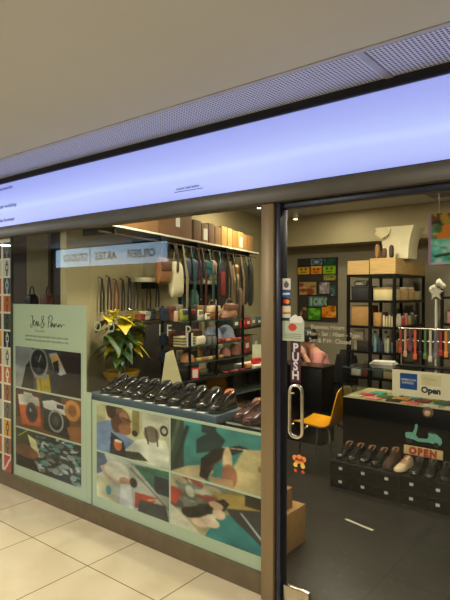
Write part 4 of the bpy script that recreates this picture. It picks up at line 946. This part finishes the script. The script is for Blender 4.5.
def skin_body(name, m, verts, edges, radii, parent, sub=2):
    me = bpy.data.meshes.new(name); me.from_pydata(verts, edges, []); o = bpy.data.objects.new(name, me); COL.objects.link(o)
    md = o.modifiers.new('skin', 'SKIN'); md.use_smooth_shade = True
    for i, r in enumerate(radii): me.skin_vertices[0].data[i].radius = r if isinstance(r, tuple) else (r, r)
    me.skin_vertices[0].data[0].use_root = True
    s_ = o.modifiers.new('sub', 'SUBSURF'); s_.levels = s_.render_levels = sub
    bpy.context.view_layer.update()
    m2 = bpy.data.meshes.new_from_object(o.evaluated_get(bpy.context.evaluated_depsgraph_get())); bpy.data.objects.remove(o)
    m2.name = name; m2.materials.clear(); m2.materials.append(m)
    q = bpy.data.objects.new(name, m2); COL.objects.link(q); q.parent = parent
    for p in m2.polygons: p.use_smooth = True
    return q
pr = thing('person', 'person in a pink top with black hair bent over work behind the black bench', 'person', (-3.13,3.52,0), math.radians(-45))
# body: pelvis, spine, neck, head; legs; arms (facing towards -y, leaning forward and to the left)
V = [(0,0,.50),(0,-.03,.66),(0,-.09,.82),(-.005,-.14,.93),(-.01,-.19,.99),(-.015,-.215,1.03),(-.02,-.245,1.085),(-.02,-.25,1.15),
     (.09,-.02,.48),(.12,-.20,.49),(.12,-.205,.44),(.12,-.20,.12),(.12,-.18,.06),(.12,-.10,.05),
     (-.09,-.02,.48),(-.12,-.20,.49),(-.12,-.205,.44),(-.12,-.20,.12),(-.12,-.18,.06),(-.12,-.10,.05),
     (.13,-.14,.905),(.18,-.16,.82),(.17,-.20,.71),(.11,-.26,.82),(.05,-.30,.92),
     (-.13,-.14,.905),(-.18,-.16,.82),(-.18,-.19,.71),(-.14,-.24,.82),(-.10,-.29,.895)]
E = [(0,1),(1,2),(2,3),(3,4),(4,5),(5,6),(6,7),(0,8),(8,9),(9,10),(10,11),(11,12),(12,13),(0,14),(14,15),(15,16),(16,17),(17,18),(18,19),(3,20),(20,21),(21,22),(22,23),(23,24),(3,25),(25,26),(26,27),(27,28),(28,29)]
rad = [(.15,.11),(.14,.10),(.15,.11),(.14,.10),.05,.052,.088,.075,.085,.075,.062,.042,.04,.036,.085,.075,.062,.042,.04,.036,.066,.052,.042,.036,.03,.066,.052,.042,.036,.03]
body = skin_body('body', M_skin, V, E, rad, pr)
# pink top over the torso and upper arms
idx = [0,1,2,3,20,21,22,25,26,27]; mp_ = {v: i for i, v in enumerate(idx)}
Et = [(mp_[a], mp_[c]) for a, c in E if a in mp_ and c in mp_]
skin_body('pink_top', mat('pink_cotton', (206,138,130), .8, var=.08), [V[i] for i in idx], Et, [(.165,.125),(.156,.116),(.168,.126),(.156,.114),.078,.066,.056,.078,.066,.056], pr)
idx = [0,8,9,10,11,14,15,16,17]; mp_ = {v: i for i, v in enumerate(idx)}
Et = [(mp_[a], mp_[c]) for a, c in E if a in mp_ and c in mp_]
skin_body('trousers', mat('dark_denim', (34,38,50), .8), [V[i] for i in idx], Et, [(.162,.12),.097,.088,.076,.055,.097,.088,.076,.055], pr)
b = MB(); b.lathe([(.09,-.05),(.108,.0),(.104,.06),(.075,.105),(.02,.122)], (-.02,-.225,1.115), 16, sy=1.08); b.build('hair', M_hair, pr)
b = MB()
for x in (-.055,.015): b.tube([(x+.022*math.cos(2*PI*k/10),-.342+.0,1.098+.018*math.sin(2*PI*k/10)) for k in range(10)], .0028, 5, closed=True)
b.tube([(-.033,-.345,1.10),(-.007,-.345,1.10)], .0025, 5); b.build('glasses', cm((30,30,32),.3), pr)
b = MB(); b.pillow(.03,.045,.035,(-.02,-.335,1.055)); b.build('nose', M_skin, pr)
def hand(name, w, dirv, side):
    b = MB(); w = Vector(w); dv = Vector(dirv).normalized(); sd = dv.cross(Vector((0,0,1))).normalized(); n = sd.cross(dv)
    b.tube([w-dv*.03, w, w+dv*.045, w+dv*.085], [.024,.034,.040,.032], 10)
    for k in range(4):
        q = w+dv*.08+sd*(-.027+.018*k); L = [.055,.066,.062,.048][k]
        b.tube([q, q+dv*L*.45, q+dv*L*.75-n*.018, q+dv*L*.8-n*.04], [.0095,.009,.0085,.007], 7)
    q = w+dv*.02+sd*side*.034; b.tube([q, q+dv*.028+sd*side*.02, q+dv*.055+sd*side*.014-n*.012], [.011,.010,.008], 7)
    o = b.build(name, M_skin, pr); return o
hand('hand', (.05,-.30,.92), (-.35,-.3,.75), -1); hand('hand', (-.10,-.29,.895), (.4,-.6,-.05), 1)
st = thing('stool', 'black stool under the person behind the bench', 'stool', (-3.13,3.54,0))
b = MB(); b.lathe([(.16,.32),(.17,.335),(.16,.35)], seg=20); b.build('seat', M_black, st)
for k in range(4):
    a = PI/4+k*PI/2; b = MB(); b.cyl((.10*math.cos(a),.10*math.sin(a),.32),(.15*math.cos(a),.15*math.sin(a),0),.012, seg=8); b.build('leg', M_blackmetal, st)
# dark bag hanging to the right of the person
cr = thing('hanging_coat', 'black coat hanging right of the seated person at the back', 'coat', (-3.10,4.02,.30))
b = MB(); b.pillow(.26,.62,.12,taper=.2); b.build('body', mat('black_cloth', (28,26,26), .85), cr, rz=PI/2)
for q in (-1,1): b = MB(); b.tube([(q*.10,0,.55),(q*.14,-.01,.35),(q*.13,-.02,.12)],[.04,.038,.032],8); b.build('sleeve', mat('black_cloth', (28,26,26), .85), cr)
cs_ = thing('coat_stand', 'thin black stand holding the black coat', 'coat stand', (-3.10,4.13,0))
b = MB(); b.cyl((0,0,.02),(0,0,1.1),.012,seg=8); b.build('pole', M_blackmetal, cs_)
b = MB(); b.lathe([(.16,0),(.15,.015),(.02,.022)],seg=20); b.build('base', M_blackmetal, cs_)
b = MB(); b.tube([(0,0,1.0),(0,-.06,.96),(0,-.09,1.0)],.006,6); b.build('hook', M_blackmetal, cs_)

# ------------------------------------------------------------------ small artworks on the back wall
ab = thing('art_board', 'dark panel on the back wall covered with small colourful artworks', 'panel', (-3.98,4.84,1.24))
b = MB(); b.box(-.34,.34,-.02,.002,0,.96); b.build('panel', mat('dark_panel', (48,44,36), .7), ab)
arts = [(-.33,-.12,.70,.83,(206,170,40),(60,40,30),'yellow face'),(-.10,.09,.70,.82,(226,130,30),(240,200,80),'orange face'),(.11,.32,.70,.83,(130,180,30),(60,110,30),'lime green face'),(-.10,.10,.84,.93,(120,150,170),(60,80,110),'round blue grey'),
 (.12,.32,.84,.93,(40,90,60),(20,50,40),'dark green'),(.12,.32,.60,.69,(120,124,50),(150,140,70),'olive'),(-.30,.0,.38,.58,(176,140,84),(120,50,36),'rust and sand'),(.05,.22,.40,.57,(150,140,140),(200,190,190),'grey lilac'),(.23,.32,.36,.52,(60,84,80),(150,170,170),'grey green house'),
 (-.14,.18,.20,.36,(70,100,90),(160,190,170),'wide teal letters'),(-.31,-.16,.02,.20,(80,60,48),(176,140,100),'brown figures'),(-.15,.07,.0,.18,(60,130,34),(120,190,50),'leaf green'),(.09,.33,.04,.22,(230,140,24),(190,90,20),'bright orange')]
for k, (x0, x1, z0, z1, c, c2, lb) in enumerate(arts):
    t = thing('painting', 'small %s artwork on the dark panel at the back wall' % lb, 'painting', (-3.98+(x0+x1)/2,4.8158,1.25+z0), 0, 'artworks on the back wall')
    w, h = (x1-x0)/2*1.06, (z1-z0)*1.06
    b = MB(); b.box(-w,w,-.008,.004,0,h); b.build('canvas', M_black, t)
    p = Pic(20, 14, c)
    if 'face' in lb: p.ell(.32,.4,.09,.13,(40,30,26)).ell(.68,.4,.09,.13,(40,30,26)).line(.3,.75,.7,.75,.07,(50,30,24)).rect(0,0,1,.14,c2)
    elif 'round' in lb: p.ell(.5,.5,.42,.46,c2).ell(.5,.5,.25,.28,(170,190,200))
    elif 'letters' in lb:
        p.line(.15,.15,.15,.85,.07,c2).ell(.42,.5,.15,.36,c2).ell(.42,.5,.07,.2,c).line(.62,.15,.62,.85,.06,c2).line(.62,.5,.78,.15,.06,c2).line(.62,.5,.78,.85,.06,c2).line(.97,.2,.85,.45,.06,c2).line(.85,.45,.95,.8,.06,c2)
    else: p.jumble(.05,.05,.95,.95,[c2, tuple(int(v*.6) for v in c), tuple(min(255,v+40) for v in c)], 9, .16, k)
    picture('print', p.blur(1), lambda u, v, w=w, h=h: (-w*.94+1.88*w*u, -.0095, h*.97-h*.94*v), t, .001)

# ------------------------------------------------------------------ steel racks at the back
def rack(label, loc, w, dp, H, shelves, cols):
    t = thing('shelving_rack', label, 'shelf rack', loc)
    for x in cols:
        for y in (0, dp): b = MB(); b.box(x-.016,x+.016,y-.016,y+.016,0,H); b.build('post', M_blackmetal, t)
    for z in shelves: b = MB(); b.box(-.016,w+.016,-.018,dp+.018,z-.028,z); b.build('shelf', M_blackmetal, t)
    return t
RX, RY = -2.885, 3.62
rack('tall black steel rack with pine boxes on top behind the right counter', (RX,RY,0), .575, 1.0, 1.885, (.32,.66,.965,1.268,1.575,1.885), (0,.28,.575))
def crate(label, x0, x1, y0, y1, z, h, m=M_wood, group='pine boxes on the rack top'):
    t = thing('wooden_box', label, 'box', ((x0+x1)/2,(y0+y1)/2,z), 0, group); w, d_ = (x1-x0)/2-.003, (y1-y0)/2-.003
    b = MB(); b.box(-w,w,-d_,-d_+.015,0,h); b.box(-w,w,d_-.015,d_,0,h); b.box(-w,-w+.015,-d_+.015,d_-.015,0,h); b.box(w-.015,w,-d_+.015,d_-.015,0,h); b.build('side_panel', m, t)
    b = MB(); b.box(-w+.015,w-.015,-d_+.015,d_-.015,0,.012); b.build('bottom', m, t)
crate('pale pine box at the left front of the black rack top', RX-.01,RX+.27,RY-.01,RY+.30,1.886,.165)
crate('pale pine box at the right front corner of the black rack top', RX+.275,RX+.59,RY-.01,RY+.42,1.886,.185)
crate('long pine box along the right side of the black rack top', RX+.2,RX+.59,RY+.43,RY+1.01,1.886,.150)
# cream paper bag
bg = thing('paper_bag', 'large cream flared paper bag on the pine boxes of the rack', 'bag', (RX+.49,RY+.40,2.073), math.radians(0))
b = MB()
def br_(w0, w1, z, tw=0): return [(w0*x, w1*y, z) for x, y in ((-1,-1),(0,-1.06),(1,-1),(1.06,0),(1,1),(0,1.06),(-1,1),(-1.06,0))]
b.rings([br_(.15,.15,0), br_(.155,.15,.10), br_(.17,.16,.22), br_(.21,.19,.33), br_(.235,.21,.38), br_(.225,.20,.375), br_(.16,.15,.22), br_(.14,.14,.01)], 0, smooth=False)
b.build('body', mat('cream_paper', (222,212,172), .6, var=.06, bump=.2), bg)
b = MB(); b.prism([(-.2,.36),(-.02,.37),(-.05,.29),(-.14,.24),(-.22,.30)], lambda x,z: (x-.01,-.225,z), lambda x,z: (x-.01,-.218,z)); b.build('fold', cm((206,194,150),.7), bg)
for k in range(3):
    pouch('wooden_last', 'brown shoe last standing before the cream paper bag, %s of three' % ['left','middle','right'][k], 'shoe last', (RX+.34+.085*k,RY+.07,2.0725), .06, [.17,.12,.15][k], .05, [(150,106,58),(90,60,36),(60,40,28)][k], 'shoe lasts on the rack')
# what stands on the rack (front bays and right side)
def rbox(name, label, cat, x0, x1, y0, y1, z, h, c, lid=None, m=None):
    t = thing(name, label, cat, ((x0+x1)/2,(y0+y1)/2,z+.0005), 0, 'goods on the black rack'); w, d_ = (x1-x0)/2, (y1-y0)/2
    b = MB(); b.box(-w,w,-d_,d_,0,h, bev=.004); b.build('body', m or cm(c,.7), t)
    if lid: b = MB(); b.box(-w-.003,w+.003,-d_-.003,d_+.003,h+.0003,h+.02, bev=.002); b.build('lid', cm(lid,.7), t)
rbox('storage_box', 'black box with pale cloth on top, upper left bay of the rack', 'box', RX+.03,RX+.25,RY+.02,RY+.3,1.575,.15,(34,34,34),(44,44,42))
pouch('cloth_bundle', 'pale crumpled cloth on the black box in the upper left bay', 'cloth', (RX+.11,RY+.13,1.7475), .17, .07, .14, (200,196,180), None, PI/2)
rbox('magazine_file', 'pale slanted file box in the upper right bay of the rack', 'file box', RX+.31,RX+.54,RY+.02,RY+.26,1.575,.13,(206,190,140),(150,120,80))
rbox('cardboard_box', 'large brown carton filling the second left bay of the rack', 'box', RX+.03,RX+.255,RY+.02,RY+.3,1.268,.24,(150,108,62),None,M_card2)
rbox('cardboard_box', 'small open brown carton in the second right bay of the rack', 'box', RX+.31,RX+.40,RY+.02,RY+.26,1.268,.16,(150,108,62),None,M_card2)
for k in range(4): jar('bottle', 'cream bottle with pale cap in the second right bay, number %s from the carton' % ['one','two','three','four'][k], 'bottle', (RX+.43+.034*k,RY+.05,1.2685), .015, .115-.01*(k % 2), (206,190,150), (226,220,206), 'cream bottles on the rack')
rbox('document_box', 'pale standing board in the third left bay of the rack', 'board', RX+.03,RX+.15,RY+.1,RY+.14,.965,.25,(196,190,160))
rbox('storage_box', 'dark stacked box in the third left bay of the rack', 'box', RX+.10,RX+.255,RY+.02,RY+.09,.965,.11,(40,34,28),(90,60,36))
blc = [((110,150,160),'pale blue'),((60,80,90),'slate'),((40,44,60),'navy'),((150,160,150),'grey green'),((186,176,130),'straw'),((90,120,140),'steel blue')]
for k, (c, n_) in enumerate(blc): jar('bottle', '%s bottle in the third right bay of the rack' % n_, 'bottle', (RX+.325+.04*k,RY+.04+.03*(k % 2),.9655), .018, .22-.05*(k % 3), c, None, 'bottles in the third bay')
for k, (c, n_) in enumerate([((186,178,160),'pale'),((120,50,40),'red'),((60,56,50),'charcoal'),((150,130,90),'tan')]):
    rbox('book_stack', '%s flat box in the lowest seen bay of the rack' % n_, 'box', RX+.03+.135*k,RX+.15+.135*k,RY+.02,RY+.25,.66,.10+.03*(k % 2),c)
# right side of the rack: goods facing the aisle
for k in range(2): jar('jar', 'glass jar of tan goods on the side of the top rack shelf, %s one' % ['near','far'][k], 'jar', (RX+.50,RY+.42+.24*k,1.5755), .085, .14, (190,158,104), (226,220,196), 'jars on the rack side')
rbox('storage_box', 'pale low box behind the jars on the rack side', 'box', RX+.40,RX+.56,RY+.80,RY+.96,1.575,.11,(200,190,150))
tc_ = [((206,200,170),'cream'),((220,210,180),'ivory'),((190,60,60),'red'),((220,130,120),'salmon'),((176,170,70),'lime'),((90,90,84),'grey'),((60,56,52),'dark')]
for k, (c, n_) in enumerate(tc_): jar('can', '%s small can on the side of the second rack shelf' % n_, 'can', (RX+.53,RY+.12+.115*k,1.2685), .036, .10+.03*(k % 2), c, (200,196,180), 'cans on the rack side')
for k, (c, n_) in enumerate([((150,90,50),'brown'),((60,40,34),'dark brown'),((200,90,60),'terracotta'),((120,110,90),'stone')]): jar('can', '%s tin on the side of the third rack shelf' % n_, 'tin', (RX+.53,RY+.16+.2*k,.9655), .05, .14, c, None, 'tins on the rack side')

R2x, R2y = -1.95, 4.2
rack('dark steel rack further back at the right edge with pink goods', (R2x,R2y,0), 1.1, .5, 1.72, (.5,.9,1.30,1.62), (0,.55,1.1))
for k, (c, n_) in enumerate([((196,120,130),'pink'),((120,80,60),'brown'),((206,190,150),'cream'),((60,70,60),'moss'),((170,100,70),'rust')]):
    rbox('storage_box', '%s box on the rack at the right edge' % n_, 'box', R2x+.05+.2*k,R2x+.21+.2*k,R2y+.03,R2y+.27,1.30,.14+.03*(k % 2),c,(90,70,60))
# star ornament on a white pole
sl = thing('star_ornament', 'white lace star on a slim white pole behind the strap stand', 'ornament', (-1.585,2.78,0))
b = MB(); b.cyl((0,0,.02),(0,0,1.60),.012,seg=8); b.build('pole', M_white, sl)
b = MB(); b.lathe([(.12,0),(.11,.018),(.014,.024)],seg=18); b.build('base', M_white, sl)
b = MB(); b.prism([((.075 if k % 2 == 0 else .03)*math.sin(k*PI/5), 1.66+(.075 if k % 2 == 0 else .03)*math.cos(k*PI/5)) for k in range(10)], lambda x,z: (x,-.012,z), lambda x,z: (x,.012,z)); b.build('star', M_white, sl)
g = random.Random(3); b = MB()
for k in range(9): b.lathe([(.004,-.03),(.022,-.018),(.028,0),(.02,.018),(.003,.028)], (g.uniform(-.055,.055),.02+g.uniform(-.01,.02),1.655+.014*k), 8)
b.build('lace', cm((206,200,176),.8), sl)
# colourful hanging picture at the right
pn = thing('hanging_picture', 'large colourful picture, orange above and turquoise below, hanging at the right edge', 'painting', (-1.28,2.62,1.92), math.radians(-4))
b = MB(); b.box(-.34,.34,.002,.05,0,.47); b.build('canvas', mat('lilac_canvas_edge', (170,140,170), .6), pn)
p = Pic(70, 50, (120,180,170))
p.rect(0,0,1,.5,(90,80,50)).rect(.12,.2,1,.5,(226,130,30)).rect(0,0,1,.2,(60,60,30)).jumble(0,0,1,.2,[(180,150,40),(40,60,30),(200,120,40),(120,60,40)],40,.05,9).jumble(0,.2,.12,.5,[(90,140,90),(120,90,120),(200,190,120)],14,.06,8)
p.rect(.0,.5,1,1,(96,200,186)).jumble(0,.55,.5,.95,[(150,220,210),(60,150,150),(200,220,200)],30,.05,4).line(.1,.84,.5,.76,.03,(20,40,30)).line(.3,.9,.9,.6,.07,(80,190,80)).line(.3,.9,.9,.6,.03,(30,90,50)).line(.5,.62,.95,.55,.05,(60,180,90)).line(.4,.78,1,.86,.05,(70,190,110)).ell(.14,.3,.05,.08,(70,110,60)).line(.4,.35,1,.33,.02,(150,80,20)).rect(0,.96,1,1,(190,190,220)).rect(.0,.0,.04,1,(170,140,170))
picture('print', p.blur(1), lambda u, v: (-.338+.676*u, .0, .468-.466*v), pn, .001)
for x in (-.25,.25): b = MB(); b.cyl((x,.02,.47),(x,.02,.878),.003,seg=6); b.build('cord', cm((60,60,60)), pn)

# ------------------------------------------------------------------ ceiling fittings and marks
M_lamp = emit_mat('lamp_glow', (255,240,205), 9.)
def clight(name, label, x, y, r=.09, lit=True):
    t = thing(name, label, 'light', (x,y,2.798))
    b = MB(); b.lathe([(r*1.15,0),(r*1.15,-.012),(r*.95,-.02),(r*.95,-.004)], seg=24); b.build('ring', M_white, t)
    b = MB(); b.lathe([(r*.93,-.006),(r*.9,-.016),(.01,-.018)], seg=24); b.build('diffuser', M_lamp, t)
t = thing('spot_fitting', 'small white cylinder spotlight on the shop ceiling above the artworks', 'light', (-3.90,4.06,2.798))
b = MB(); b.cyl((0,0,0),(0,0,-.10),.035,seg=16); b.build('can', M_white, t)
b = MB(); b.cyl((0,0,-.1003),(0,0,-.104),.028,seg=16); b.build('lens', M_lamp, t)
t = thing('smoke_detector', 'tiny dark fitting on the shop ceiling left of the spotlight', 'detector', (-4.02,3.90,2.798))
b = MB(); b.lathe([(.035,0),(.033,-.02),(.02,-.03)],seg=14); b.build('cap', cm((70,66,60)), t)
t = thing('ceiling_vent', 'square framed air vent in the shop ceiling at the right edge', 'vent', (-1.72,3.75,2.798))
b = MB(); b.box(-.3,.3,-.3,-.24,-.02,0); b.box(-.3,.3,.24,.3,-.02,0); b.box(-.3,-.24,-.24,.24,-.02,0); b.box(.24,.3,-.24,.24,-.02,0); b.build('frame', cm((120,112,96)), t)
b = MB()
for k in range(6): b.obox((0,-.2+.08*k,-.014), (.47,.05,.004), (.5,0,0))
b.build('louvre', cm((180,176,160)), t)
b = MB(); b.box(-.12,.12,-.012,.012,0,.0012); tag(b.build('floor_tape', cm((206,200,180),.5), loc=(-1.62,1.16,.0004), rz=math.radians(-13)), 'short strip of white tape on the dark shop floor', 'tape')

# ------------------------------------------------------------------ light
def area(name, loc, size, power, col=(1,.84,.58), rot=(0,0,0), sy=None):
    l = bpy.data.lights.new(name, 'AREA'); l.energy = power; l.color = col; l.size = size
    if sy: l.shape = 'RECTANGLE'; l.size_y = sy
    else: l.shape = 'DISK'
    o = bpy.data.objects.new(name, l); COL.objects.link(o); o.location = loc; o.rotation_euler = rot; return o
WARM = (1,.86,.60)
M_lamp2 = emit_mat('corridor_lamp_glow', (255,246,224), 14.)
for k, (x, y) in enumerate(((-9.6,-2.9),(-7.42,-1.86),(-3.2,-2.28),(-1.0,-2.9),(1.2,-2.6))):
    area('corridor_lamp', (x,y,2.57), .22, 66, (1,.96,.85))
    t = struct(thing('ceiling_light', None, None, (x,y,2.599)))
    b = MB(); b.lathe([(.165,0),(.165,-.012),(.14,-.016),(.138,-.002)], seg=24); b.build('ring', M_white, t)
    b = MB(); b.lathe([(.136,-.004),(.13,-.010),(.01,-.011)], seg=24); b.build('diffuser', M_lamp2, t)
for x, y, p in ((-2.9,.45,21),(-3.5,2.6,20),(-2.0,.45,20),(-2.4,2.7,27),(-1.2,3.0,27),(-.6,.9,16),(-3.2,3.9,7)):
    area('shop_lamp', (x,y,2.78), .16, p, (1,.90,.68))
w = bpy.data.worlds.new('world'); sc.world = w; w.use_nodes = True
w.node_tree.nodes['Background'].inputs[0].default_value = lin((200,180,150))+(1,); w.node_tree.nodes['Background'].inputs[1].default_value = .12
vs = sc.view_settings; vs.view_transform = 'Standard'; vs.look = 'None'; vs.gamma = 1; vs.use_curve_mapping = False; vs.exposure = 0.
